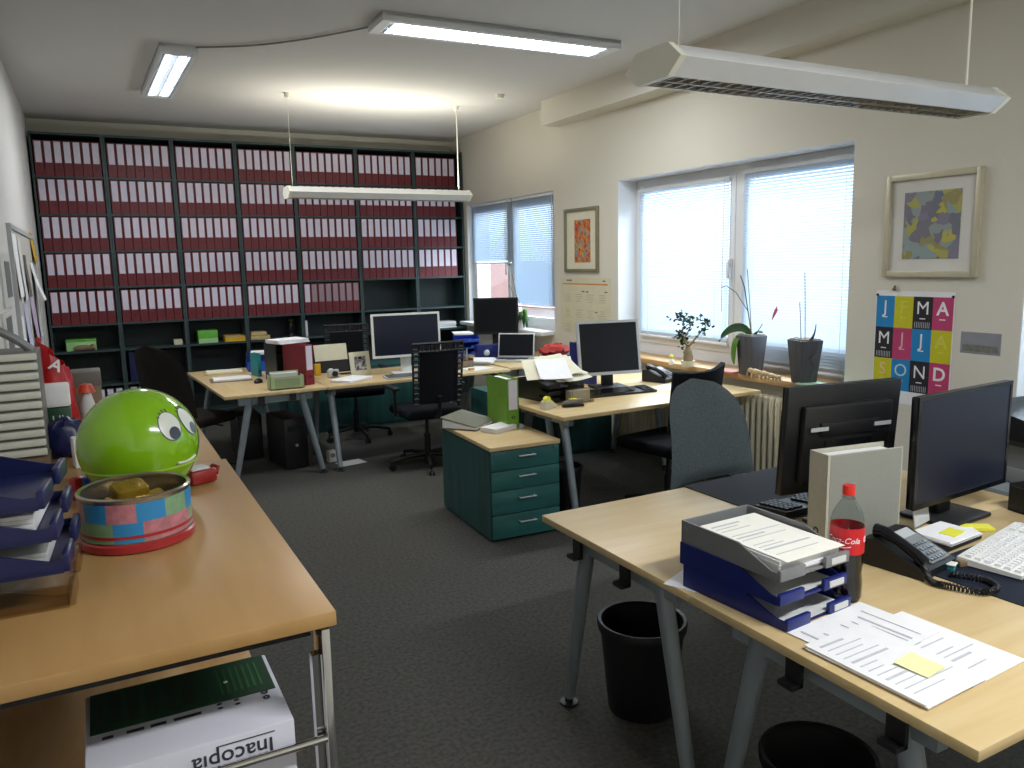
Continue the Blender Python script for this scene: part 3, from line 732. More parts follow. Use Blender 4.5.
# papers on the near corner
sheet('printed sheet at the right of the foreground papers', (1.665, 1.06, ZD), 3, .21, .297, PAPER)
sheet('printed sheet lying beside the lower navy tray', (1.575, 1.185, ZD+.0022), 95, .21, .297, PAPER)
t = papers('paper_pile', 'stack of printed papers at the near desk edge, sticky note on it', (1.502, 1.05, ZD+.0045), 2, 4, .21, .297, PAPER, .0018, .006)
q = MB(); random.seed(3)
for k in range(12):
    ww = random.uniform(.05, .17); q.box((-.085+ww/2, .125-.021*k, .0079), (ww, .003 if k % 4 else .007, .0004))
P(q, 'printed_text', INK, t)
one(MB().grid(lambda u, v: Vector(((u-.5)*.076, (v-.5)*.076, .001+.004*v*v)), 4, 4).solid(.0004), 'sticky_note', mat('sticky_pale', 'e8e8ac', .7, noise=(20, .04)), 'pale yellow sticky note on the stack of printed papers', 'sticky note', (1.53, 1.005, ZD+.0135), 8)
# phone + cord
phone('black desk phone right of the cola bottle with its handset on', (2.045, 1.405, ZD+.001), 8, .92)
coil('black coiled telephone cord curling in front of the phone', [(1.998, 1.318, ZD+.035), (1.975, 1.28, ZD+.012), (1.985, 1.235, ZD+.012), (2.025, 1.165, ZD+.012), (2.085, 1.165, ZD+.012), (2.105, 1.215, ZD+.012), (2.065, 1.285, ZD+.012)])
# note pad on a black tray, stickies
one(MB().box((0, 0, .006), (.20, .13, .012), bev=.005), 'pen_tray', BLACKP, 'black flat tray under the note block by the monitor', 'tray', (2.335, 1.475, ZD+.001), 5)
t = papers('note_block', 'white note block on the black tray', (2.335, 1.475, ZD+.014), 4, 7, .17, .125, PAPER, .002, .004)
one(MB().box((0, 0, .001), (.075, .05, .002)), 'sticky_note', YELN, 'yellow-green sticky note on the white note block', 'sticky note', (2.345, 1.46, ZD+.028), 10)
sheet('white card lying beside the note block', (2.43, 1.475, ZD+.012), -30, .09, .07, PAPER, False)
one(MB().box((0, 0, .004), (.10, .05, .008)), 'sticky_note_pad', YELN, 'bright yellow sticky pad behind the white card', 'sticky note', (2.52, 1.49, ZD+.001), -35)
one(MB().box((0, .0, .03), (.11, .004, .06), rx=-.15), 'paper_card', PAPERG, 'upright crumpled white card under the black monitor', 'paper', (2.37, 1.585, ZD+.016), 12)
keyboard('white keyboard on the near half of the double desk', (2.405, 1.29, ZD+.008), 11, WHITEP, mat('key_white', 'e4e4e4', .5, noise=(9, .03)), .45, .17, .016)
one(MB().box((0, 0, .0015), (.62, .42, .003)), 'desk_mat', mat('desk_mat_blue', '1c2230', .7, spec=.2, noise=(30, .1)), 'dark desk mat below the white keyboard', 'desk mat', (2.355, 1.185, ZD+.0005), 2)
simple_box('eraser', TEALC, (2.12, 1.315, ZD+.001), (.03, .02, .022), 'small teal eraser beside the coiled cord', 'eraser', 20, WHITEP, 'cap')
simple_box('eraser', BROWNC, (2.17, 1.315, ZD+.004), (.035, .025, .018), 'small brown eraser under the white keyboard edge', 'eraser', -15)
# dark organiser + printer on the right
t = T('desk_organiser', 'low black desk organiser right of the large monitor', 'organiser', (2.95, 1.42, ZD+.001), -10)
P(MB().box((0, 0, .004), (.34, .20, .008)).box((0, .098, .05), (.34, .004, .10)).box((0, -.098, .035), (.34, .004, .07)).box((-.168, 0, .045), (.004, .20, .09)).box((.168, 0, .045), (.004, .20, .09)).box((0, 0, .04), (.004, .19, .075)), 'tray', BLACKP, t)
t = T('printer', 'black printer with silver buttons at the right edge', 'printer', (3.36, 1.68, ZD+.001), -8)
P(MB().box((0, 0, .03), (.44, .38, .06), bev=.01).box((-.16, .02, .10), (.1, .32, .12)).box((.16, .02, .10), (.1, .32, .12)), 'base', GREYP, t)
P(MB().prism([(-.20, .16), (.20, .16), (.20, .30), (-.14, .235), (-.20, .20)], 'x', -.23, .23), 'cover', BLACKG, t)
P(MB().prism([(-.24, .155), (.21, .155), (.21, .172), (-.24, .172)], 'x', -.24, .24), 'trim_band', BLACKP, t)
q = MB()
for k in range(5): q.box((-.17+.075*k, -.10, .2575+.004), (.045, .02, .008), rx=.19)
P(q, 'button_row', SILVP, t)
simple_box('card_box', TAN, (2.91, 1.78, ZD+.001), (.05, .10, .17), 'small tan cardboard box behind the large monitor', 'box', 5)
t = T('side_cabinet', 'grey side cabinet carrying the black printer, right of the double desk', 'cabinet', (3.40, 1.70, 0), -4)
P(MB().box((0, 0, .365), (.76, .62, .728), bev=.004), 'carcass', GREYM, t)
for s in (-1, 1): P(MB().box((s*.19, -.316, .37), (.37, .014, .68), bev=.002), 'door', GREYM, t)
# bins below
waste_bin('black waste bin under the far half of the double desk', (1.665, 2.17, 0), .34, .16)
waste_bin('black waste bin in shadow under the near half of the double desk', (1.65, 1.36, 0), .28, .155)
waste_bin('black waste bin behind the green drawer unit', (2.60, 4.20, 0), .33, .11)

# ------------------------------------------------------------------ drawer pedestal
t = T('drawer_pedestal', 'teal wood drawer unit with maple top and four drawers', 'drawer unit', (2.175, 4.05, 0), -2.5)
PW, PD, PH = .452, .80, .58
P(MB().box((0, PD/2-.09+.0, PH/2-.01), (PW, PD-.02, PH-.045)), 'carcass', TEAL, t, (0, 0, -.0))
P(MB().box((0, PD/2-.10, PH-.0125), (PW+.012, PD+.012, .025), bev=.003), 'top', MAPLE, t)
zs = [(.022, .165), (.17, .31), (.315, .43), (.435, .55)]
for i, (a, b) in enumerate(zs):
    d = P(MB().box((0, -.102+.006, (a+b)/2), (PW-.006, .018, b-a), bev=.0015), 'drawer', TEAL_D, t)
    zh = (a+b)/2+.022
    P(MB().cyl((-.055, -.128, zh), (.055, -.128, zh), .005, n=10).cyl((-.048, -.128, zh), (-.048, -.104, zh), .004, n=8).cyl((.048, -.128, zh), (.048, -.104, zh), .004, n=8), 'handle', SILVP, d)
    if i == 3: P(MB().cyl((.18, -.112, .535), (.18, -.104, .535), .009, n=12), 'lock', CHROME, d)
binder('ring_binder', 'lime green lever arch binder standing on the drawer unit', (2.312, 4.36, PH+.001), 0, GREENB, None, LABELW, .085, .32, .285)
# lying grey binder (tilted ring binder)
t = T('ring_binder', 'olive-grey binder lying flat on the drawer unit', 'binder', (2.105, 4.60, PH+.001), -52)
R = Matrix.Rotation(math.radians(-9), 4, 'Y')
m = MB().box((.0, 0, .0), (.26, .30, .003)); m.xf(Matrix.Translation((0, 0, .048)) @ Matrix.Rotation(math.radians(11), 4, 'Y')); P(m, 'front_board', GREYBD, t)
P(MB().box((0, 0, .002), (.26, .30, .003)), 'rear_board', GREYBD, t)
P(MB().box((-.128, 0, .037), (.003, .30, .07)), 'spine', GREYBD, t)
m = MB().prism([(-.118, .005), (.12, .005), (.12, .018), (-.118, .06)], 'y', -.14, .14); P(m, 'papers', PAPER, t)
papers('paper_pile', 'block of white paper in front of the green binder', (2.205, 4.36, PH+.001), -68, 5, .13, .20, PAPER, .006, .002)

# ------------------------------------------------------------------ desk F (with G behind it)
desk('desk with the silver monitor and phone, near the large window', (3.17, 4.27, 0), 1.62, .80, ZD, 1.5, inset=.13)
desk('desk behind the silver monitor, covered with papers', (3.35, 5.075, 0), 1.16, .79, ZD, 1.5)
chair('black chair with a curved low back at the silver monitor', (3.15, 3.84, 0), 8, 'curved', FABB, .50, .965)
monitor('silver-framed monitor on the desk near the large window', (3.20, 4.54, ZD+.001), -11, .475, .385, .10, SILVP, None, SCREEN, 10, False, .018, BLACKP, (.24, .20))
keyboard('black keyboard in front of the silver monitor', (3.12, 4.335, ZD+.001), -4, BLACKP, BLACKG, .52, .15, .022)
phone('black desk phone right of the silver monitor', (3.70, 4.62, ZD+.001), 20, 1.0)
sheet('white sheet in front of the phone by the window', (3.58, 4.32, ZD), 20, .21, .25, PAPER, False)
for k in range(3):
    letter_tray(['bottom black letter tray left of the silver monitor', 'middle black letter tray left of the silver monitor', 'top black letter tray under the spread white papers'][k], (2.63, 4.46, ZD+.001+.045*k), 8, BLACKP, .255, .34, .045, lab=False)
random.seed(11)
t = T('paper_pile', 'spread heap of white papers on the black letter trays', 'papers', (2.66, 4.44, ZD+.142))
for k in range(9):
    a = random.uniform(-.6, .6); ox, oy = random.uniform(-.09, .10), random.uniform(-.08, .10)
    m = MB().grid(lambda u, v: Vector(((u-.5)*.21, (v-.5)*.297, .006*k+.02*((u-.5)**2+(v-.3)**2))), 4, 5).solid(.0006)
    P(m, 'sheet', PAPERY if k % 3 else PAPER, t, (ox, oy, .03), (.30, random.uniform(-.12, .12), a))
t = T('tape_dispenser', 'yellow and white tape dispenser at the left corner of the desk', 'tape dispenser', (2.44, 4.14, ZD+.001), 25)
P(MB().prism([(-.055, 0), (.06, 0), (.065, .02), (.03, .025), (.0, .055), (-.045, .05)], 'y', -.022, .022), 'body', CREAMP, t)
P(MB().cyl((-.01, -.012, .05), (-.01, .012, .05), .028, n=20), 'tape_roll', YELN, t)
P(MB().box((.045, 0, .035), (.05, .012, .012), ry=.5, bev=.003), 'cutter_arm', YELN, t)
t = T('acrylic_box', 'clear acrylic card box beside the papers', 'box', (2.72, 4.22, ZD+.001), 3)
P(MB().box((0, 0, .002), (.17, .10, .004)).box((0, -.049, .05), (.17, .003, .10)).box((0, .049, .05), (.17, .003, .10)).box((-.084, 0, .05), (.003, .10, .10)).box((.084, 0, .05), (.003, .10, .10)), 'box', CLEARP, t)
P(MB().box((0, .01, .04), (.15, .06, .075)), 'cards', PAPERG, t)
t = T('stapler', 'black stapler with yellow clip in front of the clear box', 'stapler', (2.60, 4.10, ZD+.001), -12)
P(MB().box((0, 0, .008), (.14, .035, .014), bev=.004), 'base', BLACKP, t)
P(MB().box((0, 0, .034), (.13, .03, .018), ry=-.10, bev=.005), 'arm', GREYP, t)
P(MB().box((0, 0, .048), (.05, .02, .008), bev=.002), 'clip', YELN, t)
simple_box('speaker', BLACKP, (2.92, 4.55, ZD+.001), (.07, .07, .085), 'small black cube speaker left of the silver monitor', 'speaker', 8)
for k, (m_, nm) in enumerate(((NAVY, 'lower'), (NAVY, 'middle'), (NAVY, 'upper'))):
    letter_tray('%s navy letter tray behind the silver monitor' % nm, (3.22, 5.22, ZD+.001+.058*k), 75, m_, .25, .33, .055, lab=False)
binder('ring_binder', 'blue binder with a white label behind the silver monitor', (3.20, 4.76, ZD+.001), 5, NAVY, None, PAPER, .06, .30, .25)
t = T('cloth', 'crumpled red cloth on top of the navy trays', 'cloth', (3.18, 5.28, ZD+.178))
m = MB().ball((0, 0, .03), (.13, .08, .045), 18)
for v in m.bm.verts: v.co += Vector((random.uniform(-.015, .015), random.uniform(-.012, .012), random.uniform(-.012, .018)))
P(m, 'cloth', mat('red_cloth', 'b02a20', .7, noise=(14, .3)), t)
# low green cabinets between desks (seen under the desk tops)
def low_cab(label, loc, w, rz=0, h=.60):
    t = T('low_cabinet', label, 'cabinet', loc, rz, 'low teal cabinets under the desks')
    P(MB().box((0, .21, h/2), (w, .40, h)), 'carcass', TEAL, t)
    for s in (-1, 1):
        d = P(MB().box((s*w/4, .0, h/2+.01), (w/2-.006, .018, h-.05), bev=.0015), 'door', TEAL, t)
        P(MB().box((s*.03, -.014, h*.75), (.012, .012, .10)), 'handle', GREYM, d)
    return t
low_cab('teal low cabinet seen below the desk with the silver monitor', (3.32, 5.52, 0), 1.15)

# ------------------------------------------------------------------ desks C, D, E
ZE = .70
desk('left far desk with the red binder, end towards us', (1.135, 6.86, 0), 1.66, .78, ZE, 93, ((-1, .12), (-1, -.12)))
desk('far desk with the white monitor, front edge towards us', (2.375, 6.46, 0), 1.64, .80, ZE, 2)
desk('desk with the laptop in the corner by the far window', (3.66, 6.97, 0), 1.60, .86, ZE, 91)
chair('black office chair with slotted rim back, in front of the white monitor', (2.31, 5.86, 0), 0, 'mesh', FABB, .48, 1.035)
chair('dark office chair behind the far desk facing us', (2.13, 7.22, 0), 175, 'mesh', FABB, .48, 1.06)
chair('brown tall-backed chair at the left side of the red-binder desk', (.62, 6.62, 0), -52, 'tall', FABBR, .47, 1.08)
monitor('white-framed widescreen monitor on the far desk', (2.34, 6.32, ZE+.001), -5, .60, .375, .15, WHITEP, None, SCREENM, 3, False, .018, WHITEP, (.25, .2))
keyboard('grey keyboard lying before the white monitor', (2.30, 6.17, ZE+.001), -2, SILVP, GREYP, .44, .14, .015)
monitor('black square monitor in the corner by the far window', (3.64, 7.20, ZE+.001), -29, .46, .375, .20, BLACKP, None, SCREEN, 0, False, .02, BLACKP, (.24, .2))
# laptop
t = T('laptop', 'open silver laptop on the corner desk with dark screen', 'laptop', (3.50, 6.58, ZE+.001), -40)
P(MB().box((0, 0, .010), (.36, .25, .018), bev=.004), 'base', SILVP, t)
q = MB()
for r in range(5):
    for k in range(14): q.box((-.145+.0215*k, -.03+.02*r, .0205), (.018, .016, .003))
P(q, 'key_field', BLACKP, t); P(MB().box((0, -.085, .0198), (.09, .05, .002)), 'touchpad', GREYP, t)
m = MB().box((0, .006, .12), (.36, .012, .24), bev=.004); m.xf(Matrix.Translation((0, .13, .015)) @ Matrix.Rotation(math.radians(-15), 4, 'X')); P(m, 'lid', SILVP, t)
m = MB().box((0, -.0005, .122), (.335, .002, .21)); m.xf(Matrix.Translation((0, .13, .015)) @ Matrix.Rotation(math.radians(-15), 4, 'X')); P(m, 'screen', SCREEN, t)
t = T('webcam', 'small round silver webcam before the dark laptop', 'webcam', (3.30, 6.74, ZE+.001))
P(MB().lathe([(0, 0), (.03, 0), (.028, .012), (.008, .02), (.008, .05), (0, .05)], n=16), 'foot', BLACKP, t); P(MB().ball((0, 0, .075), .030, 16), 'head', SILVP, t)
simple_box('document_box', NAVY, (3.44, 6.95, ZE+.001), (.30, .10, .13), 'navy blue box behind the laptop', 'box', -10)
for k in range(3): letter_tray(['lowest bright blue tray left of the black square monitor', 'middle bright blue tray left of the black square monitor', 'top bright blue tray left of the black square monitor'][k], (3.42, 7.47, ZE+.001+.063*k), -20, BLUE, lab=False)
papers('paper_pile', 'messy white papers left of the laptop', (3.16, 6.58, ZE+.001), -35, 7, .21, .297, PAPER, .006, .025)
papers('paper_pile', 'white papers on the blue trays beside the black square monitor', (3.38, 7.47, ZE+.20), -20, 4, .19, .27, PAPER, .004, .02)
sheet('white sheets spread at the front edge before the laptop', (2.98, 6.30, ZE), 20, .25, .22, PAPER, False)
t = T('pen_holder', 'brown pen holder with pens on the far desk', 'pen holder', (2.93, 6.45, ZE+.001), 5)
P(MB().box((0, 0, .003), (.14, .09, .006)).box((0, -.043, .03), (.14, .004, .06)).box((0, .043, .05), (.14, .004, .10)).box((-.068, 0, .04), (.004, .09, .08)).box((.068, 0, .04), (.004, .09, .08)).box((0, 0, .035), (.004, .09, .07)), 'holder', BROWNC, t)
for k in range(5): P(MB().cyl((-.045+.02*k, .015, .01), (-.05+.024*k, .03, .15+.01*(k % 3)), .004, n=8), 'pen', [BLACKP, BLUE, TAN, GREYP, SILVP][k], t)
simple_box('eraser', TAN, (2.89, 6.22, ZE+.001), (.05, .03, .018), 'tan eraser at the front of the far desk', 'eraser', 10)
# picture frame
t = T('photo_frame', 'cream photo frame standing left of the white monitor', 'photo frame', (1.99, 6.53, ZE+.001), 10)
RR = Matrix.Rotation(math.radians(-10), 4, 'X')
m = MB()
for s in (-1, 1): m.box((s*.075, 0, .10), (.04, .014, .20), bev=.003)
m.box((0, 0, .18), (.11, .014, .04)); m.box((0, 0, .02), (.11, .014, .04)); m.xf(RR); P(m, 'frame', PAPERY, t)
m = MB().box((0, .001, .10), (.115, .006, .125)); m.xf(RR); P(m, 'photo', checker_mat('photo_print', ['5a6474', 'a8aeb8', '8a7a78', '3a4250', 'c8c8c8'], 45), t)
m = MB().box((0, .05, .08), (.03, .004, .17), rx=.45); P(m, 'easel_leg', BLACKP, t)
# red binder & co on desk C
binder('ring_binder', 'red lever arch binder standing at the desk corner', (1.475, 6.22, ZE+.001), 24, RED, None, LABELW, .08, .32, .285)
t = T('magazine_box', 'black wire box behind the red binder, papers across its top', 'box', (1.35, 6.64, ZE+.001), 10)
P(MB().box((0, 0, .003), (.20, .26, .006)).box((-.098, 0, .15), (.004, .26, .30)).box((.098, 0, .15), (.004, .26, .30)).box((0, .128, .15), (.20, .004, .30)).box((0, 0, .22), (.19, .25, .004)).box((0, 0, .31), (.20, .26, .008)), 'rack', DKMET, t)
papers('paper_pile', 'white papers lying across the black wire box', (1.38, 6.52, ZE+.321), -70, 4, .20, .28, PAPER, .008, .008)
t = T('card_file', 'pale green card file box in front of the red binder', 'box', (1.27, 6.16, ZE+.001), 0)
P(MB().box((0, 0, .004), (.26, .12, .008)).box((0, -.058, .05), (.26, .004, .10)).box((0, .058, .065), (.22, .004, .13)).box((-.128, 0, .055), (.004, .12, .11)).box((.128, 0, .05), (.004, .12, .10)), 'case', CARDGREEN, t)
P(MB().box((0, -.061, .045), (.19, .003, .075)), 'front_panel', CARDGREEN2, t)
P(MB().box((-.01, .02, .065), (.20, .06, .11)), 'cards', PAPERG, t)
letter_tray('bright blue letter tray at the back of the red-binder desk', (1.37, 7.45, ZE+.001), 85, BLUE, .28, .34, .09, lab=False)
letter_tray('dark navy letter tray below the papers at the back', (1.37, 7.45, ZE+.092), 82, NAVY, .28, .34, .06, lab=False)
papers('paper_pile', 'white and cream papers piled in the navy tray at the back', (1.38, 7.45, ZE+.10), 80, 5, .20, .27, PAPER, .014, .006)
binder('ring_binder', 'teal folder leaning beside the blue letter tray', (1.22, 6.95, ZE+.001), 12, TEALC, None, LABELW, .03, .20, .16, None, False)
for k, (x, y, m_) in enumerate(((.97, 6.90, PAPER), (.98, 7.42, PAPERY))):
    t = T('notebook', ['open white notebook near the left edge of the red-binder desk', 'cream file lying further back on the red-binder desk'][k], 'notebook', (x, y, ZE+.001), -4)
    P(MB().box((0, 0, .003), (.33, .23, .005)), 'cover', BROWNC if k == 0 else BEIGE, t); P(MB().box((0.01, 0, .012), (.30, .21, .014)), 'pages', m_, t)
t = T('computer_mouse', 'dark computer mouse beside the open notebook', 'mouse', (1.14, 6.60, ZE+.001), 60)
P(MB().ball((0, 0, .006), (.055, .032, .030), 18), 'shell', BLACKP, t); P(MB().box((.03, 0, .033), (.014, .006, .006), bev=.002), 'wheel', GREYP, t)
t = T('camera', 'small silver compact camera right of the red binder', 'camera', (1.74, 6.52, ZE+.001), 10)
P(MB().box((0, 0, .035), (.10, .03, .065), bev=.006), 'body', SILVP, t); P(MB().cyl((.01, -.015, .033), (.01, -.035, .033), .024, .021, 20), 'lens', BLACKP, t); P(MB().box((-.02, 0, .072), (.03, .018, .01), bev=.002), 'flash', PAPER, t)
t = T('desk_calendar', 'cream folding card calendar behind the camera', 'calendar', (1.83, 6.85, ZE+.001), 5)
m = MB().box((0, .0, .13), (.30, .004, .24)); m.xf(Matrix.Rotation(-.2, 4, 'X')); P(m, 'card', PAPERY, t)
m = MB().box((0, -.003, .055), (.30, .004, .10)); m.xf(Matrix.Rotation(-.2, 4, 'X')); P(m, 'lower_panel', BLACKP, t)
one(MB().box((0, 0, .05), (.05, .03, .10), bev=.004), 'small_box', YELL, 'small yellow box between red binder and card calendar', 'box', (1.66, 6.72, ZE+.001), 10)
papers('paper_pile', 'white papers on the desk in front of the photo frame', (1.83, 6.28, ZE+.001), -55, 4, .21, .30, PAPER, .004, .015)
one(MB().box((0, 0, .004), (.16, .05, .008)), 'pen_case', BLACKP, 'dark pens case by the camera', 'pen case', (1.92, 6.68, ZE+.001), 10)
sheet('sheet of grey paper behind the white keyboard area of the far desk', (2.66, 6.42, ZE), 10, .21, .25, PAPERG, False)
# low cabinets behind / below far desks with things on top
low_cab('teal low cabinet behind the far desk, seen below the desk top', (2.35, 7.62, 0), 1.55, 0, .62)
simple_box('document_box', REDB, (1.70, 7.80, .621), (.28, .2, .14), 'red box on the low cabinet below the far desk edge', 'box', 0)
simple_box('document_box', YELL, (2.05, 7.78, .621), (.26, .2, .03), 'yellow folder on the low cabinet below the far desk edge', 'folder', 20)
# things under the far desks
t = T('computer_tower', 'black computer tower under the red-binder desk', 'computer', (1.33, 6.55, 0), 8)
P(MB().box((0, 0, .215), (.19, .44, .41), bev=.006), 'case', BLACKP, t); P(MB().box((0, -.223, .34), (.15, .006, .045)), 'drive_bay', DKMET, t); P(MB().cyl((0, -.22, .2), (0, -.228, .2), .012, n=12), 'power_button', SILVP, t)
t = T('computer_tower', 'second black computer case left under the red-binder desk', 'computer', (1.09, 7.08, 0), 0)
P(MB().box((0, 0, .20), (.2, .44, .38), bev=.006), 'case', BLACKP, t); P(MB().box((0, -.223, .32), (.15, .006, .045)), 'drive_bay', DKMET, t)
t = T('power_strip', 'white socket block on the floor between the desk legs', 'power strip', (1.66, 6.42, 0), 10)
P(MB().box((0, 0, .05), (.07, .06, .10), bev=.006), 'block', WHITEP, t); P(MB().cyl((0, -.03, .06), (0, -.033, .06), .02, n=16), 'socket', GREYP, t)
sheet('grey floor plate lying by the far desk legs', (1.79, 6.30, 0), 10, .22, .16, PAPERG, False, name='floor_plate', cat='plate')

# ------------------------------------------------------------------ right wall things
def wall_frame(label, y, z, w, h, fm, art, mw, fw=.03, inner=None):
    t = T('framed_picture', label, 'picture', (XR, y, z), -90, 'framed prints on the right wall')
    b = MB()
    for s in (-1, 1):
        b.box((s*(w/2-fw/2), -.014, 0), (fw, .028, h), bev=.004); b.box((0, -.014, s*(h/2-fw/2)), (w-2*fw+.004, .028, fw), bev=.004)
    P(b, 'frame', fm, t)
    P(MB().box((0, -.006, 0), (w-2*fw, .008, h-2*fw)), 'mount', PAPERY if inner is None else inner, t)
    P(MB().box((mw[2], -.0115, mw[3]), (mw[0], .003, mw[1])), 'print', art, t)
    return t
ART1 = checker_mat('abstract_warm', ['c25c34', 'cc823a', 'b0442e', '9a9482', 'c06a40', '868c8c', 'c89a4a'], 34)
ART2 = checker_mat('abstract_violet', ['7d7a8a', 'a8a458', '70707f', '8c9896', 'b5ac4a', '77737f', '948c58', '8a9c9c'], 15)
wall_frame('small framed orange-red abstract print between the two windows', 6.355, 1.825, .575, .60, OLIVF, ART1, (.27, .40, .02, -.01))
wall_frame('large framed violet and yellow abstract print above the letter poster', 2.815, 1.79, .565, .575, GILT, ART2, (.335, .37, 0, .0), .034, mat('mount_grey', 'd6d4cc', .8, noise=(8, .03)))
# white wall calendar with orange line
t = T('wall_calendar', 'pale yearly wall calendar with an orange rule below the small picture', 'calendar', (XR, 6.32, 1.21), -90)
P(MB().box((0, -.002, 0), (.86, .003, .52)), 'sheet', mat('calendar_paper', 'd4ceb2', .8, noise=(14, .05)), t)
P(MB().box((.0, -.0042, .20), (.78, .001, .012)), 'orange_rule', mat('orange_print', 'd08a3a', .7, noise=(9, .05)), t)
q = MB(); random.seed(5)
for r in range(3):
    for c in range(4):
        for k in range(4): q.box((-.30+.2*c, -.0042, .10-.15*r-.022*k), (random.uniform(.06, .13), .001, .006))
P(q, 'printed_text', mat('calendar_ink', 'b4ae96', .8, noise=(20, .1)), t)
q = MB()
for x, z in ((-.29, .235), (-.24, .235), (.33, .232), (-.02, .13), (.05, .128), (.36, .13), (.20, -.06)): q.box((x, -.0043, z), (.045, .001, .011))
P(q, 'headline_marks', GREYBD, t)
# letter poster
t = T('letter_poster', 'colourful poster of twelve month initials in cyan, yellow, black and magenta', 'poster', (XR, 2.898, 1.392), -90)
CW, CH = .1195, .184
P(MB().box((0, -.0015, -.30), (.49, .002, .66)), 'sheet', PAPER, t)
cells = [('J', CYAN, PAPER), ('F', YEL2, mat('ink_yellow2', 'd6cf50', .6, noise=(9, .05))), ('M', BLK2, PAPER), ('A', MAG, PAPER),
         ('M', BLK2, PAPER), ('J', MAG, mat('ink_pink', 'e2b0bc', .6, noise=(9, .05))), ('J', CYAN, PAPER), ('A', YEL2, mat('ink_yellow2', 'd6cf50')),
         ('S', YEL2, mat('ink_peach', 'e0c49a', .6, noise=(9, .05))), ('O', CYAN, mat('ink_skyblue', 'b8d4e4', .6, noise=(9, .05))), ('N', BLK2, PAPER), ('D', MAG, PAPER)]
for i, (ch, bgm, fg) in enumerate(cells):
    cx = (i % 4-1.5)*CW; cz = -.0-(i//4+.5)*CH
    c = P(MB().box((cx, -.0032, cz), (CW, .0012, CH)), 'colour_field', bgm, t)
    m = text_mb(ch, .105, 0, .0003, bold=.002 if ch in 'AD' else 0); m.xf(Matrix.Translation((cx, -.0043, cz+.025)) @ RXZ); P(m, 'letter', fg, c)
    P(MB().box((cx, -.0042, cz-.032), (.035, .0008, .006)), 'caption_rule', fg, c)
    if bgm is BLK2:
        q = MB()
        for k in range(9): q.box((cx-.045+.011*k, -.0042, cz-.068), (.003, .0008, .034))
        P(q, 'date_columns', INK, c)
for yy in (-.235, .235): P(MB().ball((yy, -.006, .005), .008, 10), 'pin', BLACKP, t)
one(MB().ball((0, 0, 0), (.014, .012, .010), 12).box((0, -.004, .014), (.01, .01, .014)), 'wall_pin', BROWNC, 'tiny brown clip on the wall above the letter poster', 'clip', (XR-.012, 3.02, 1.432))
t = T('postcard', 'grey landscape postcard right of the letter poster', 'postcard', (XR, 2.50, 1.155), -90)
P(MB().box((0, -.001, 0), (.215, .002, .115)), 'card', mat('card_grey', '8f9098', .6, noise=(18, .12)), t)
P(MB().box((0, -.0025, -.028), (.19, .001, .035)), 'print_band', mat('card_band', '7d7c74', .6, noise=(40, .3)), t)
# radiator
t = T('radiator', 'cream sectional radiator below the large window sill', 'radiator', (XR-.10, 4.56, 0), -90)
for k in range(40):
    x = -1.07+k*.0549
    P(MB().box((x, .0, .39), (.036, .085, .60), bev=.014, seg=3).box((x, -.035, .39), (.018, .03, .54), bev=.006), 'section', RADI, t)
P(MB().cyl((-1.12, 0, .64), (1.12, 0, .64), .022, n=12).cyl((-1.12, 0, .14), (1.12, 0, .14), .022, n=12), 'pipe', RADI, t)
P(MB().box((-1.12, 0, .05), (.04, .06, .10)).box((1.12, 0, .05), (.04, .06, .10)), 'bracket', RADI, t)

# ------------------------------------------------------------------ window sill plants etc.
ZS = .808
def leaf(L, W, droop, m_bend=0.):
    def f(u, v):
        w = W*math.sin(PI*min(1, u*1.02))**.75*(1-.25*u)
        y = (v-.5)*2*w
        a = droop*u
        return Vector((L*u*math.cos(a*.6), y, -L*u*math.sin(a*.6)*u + .25*abs(y)))
    return MB().grid(f, 10, 4).solid(.0015)
def leaf_path(pts, W, m, t, name='leaf', side=Vector((1, 0, .2))):
    V = [Vector(p) for p in pts]; n = len(V)-1
    def at(u):
        u = min(u, .9999)*n; i = int(u); f = u-i
        p0, p1, p2, p3 = V[max(i-1, 0)], V[i], V[i+1], V[min(i+2, n)]
        return .5*((2*p1)+(p2-p0)*f+(2*p0-5*p1+4*p2-p3)*f*f+(3*p1-p0-3*p2+p3)*f**3)
    def fn(u, v):
        p = at(u); d = (at(min(u+.02, 1))-at(max(u-.02, 0))).normalized()
        s_ = (side-d*side.dot(d)).normalized(); nn = s_.cross(d)
        w = W*(math.sin(PI*(u*.93+.04)))**.7; q = (v-.5)*2
        return p+s_*w*q+nn*w*.25*q*q
    return P(MB().grid(fn, 14, 6).solid(.0016), name, m, t)
def square_pot(t, h, wt, wb, m):
    P(MB().box((0, 0, h/2), (wt, wt, h), bev=.006, taper=wb/wt).box((0, 0, h*.97), (wt*.9, wt*.9, .004)), 'pot', m, t)
    P(MB().box((0, 0, h+.001), (wt*.86, wt*.86, .012), bev=.004), 'bark_mulch', STEM, t)
t = T('orchid', 'orchid with a drooping green leaf in a tapered grey pot', 'plant', (4.09, 4.09, ZS), 0)
square_pot(t, .28, .155, .115, POTG)
leaf_path([(0, 0, .28), (-.01, .07, .325), (-.03, .16, .315), (-.05, .24, .255), (-.05, .265, .215)], .034, PLANTD, t, side=Vector((.5, -.1, 1)))
leaf_path([(-.02, .02, .285), (-.05, .07, .29), (-.085, .095, .22), (-.095, .09, .12), (-.09, .075, .07)], .050, PLANT, t, side=Vector((-.4, -1, 0)))
leaf_path([(0, -.01, .28), (.03, -.03, .31), (.05, -.06, .30)], .02, PLANTD, t)
P(MB().tube([(0, 0, .28), (-.02, .02, .45), (-.05, .03, .62), (-.06, .06, .70)], .004, 6).tube([(-.02, .02, .45), (-.06, .1, .58), (-.08, .17, .625), (-.09, .22, .615)], .003, 6), 'flower_stem', STEM, t)
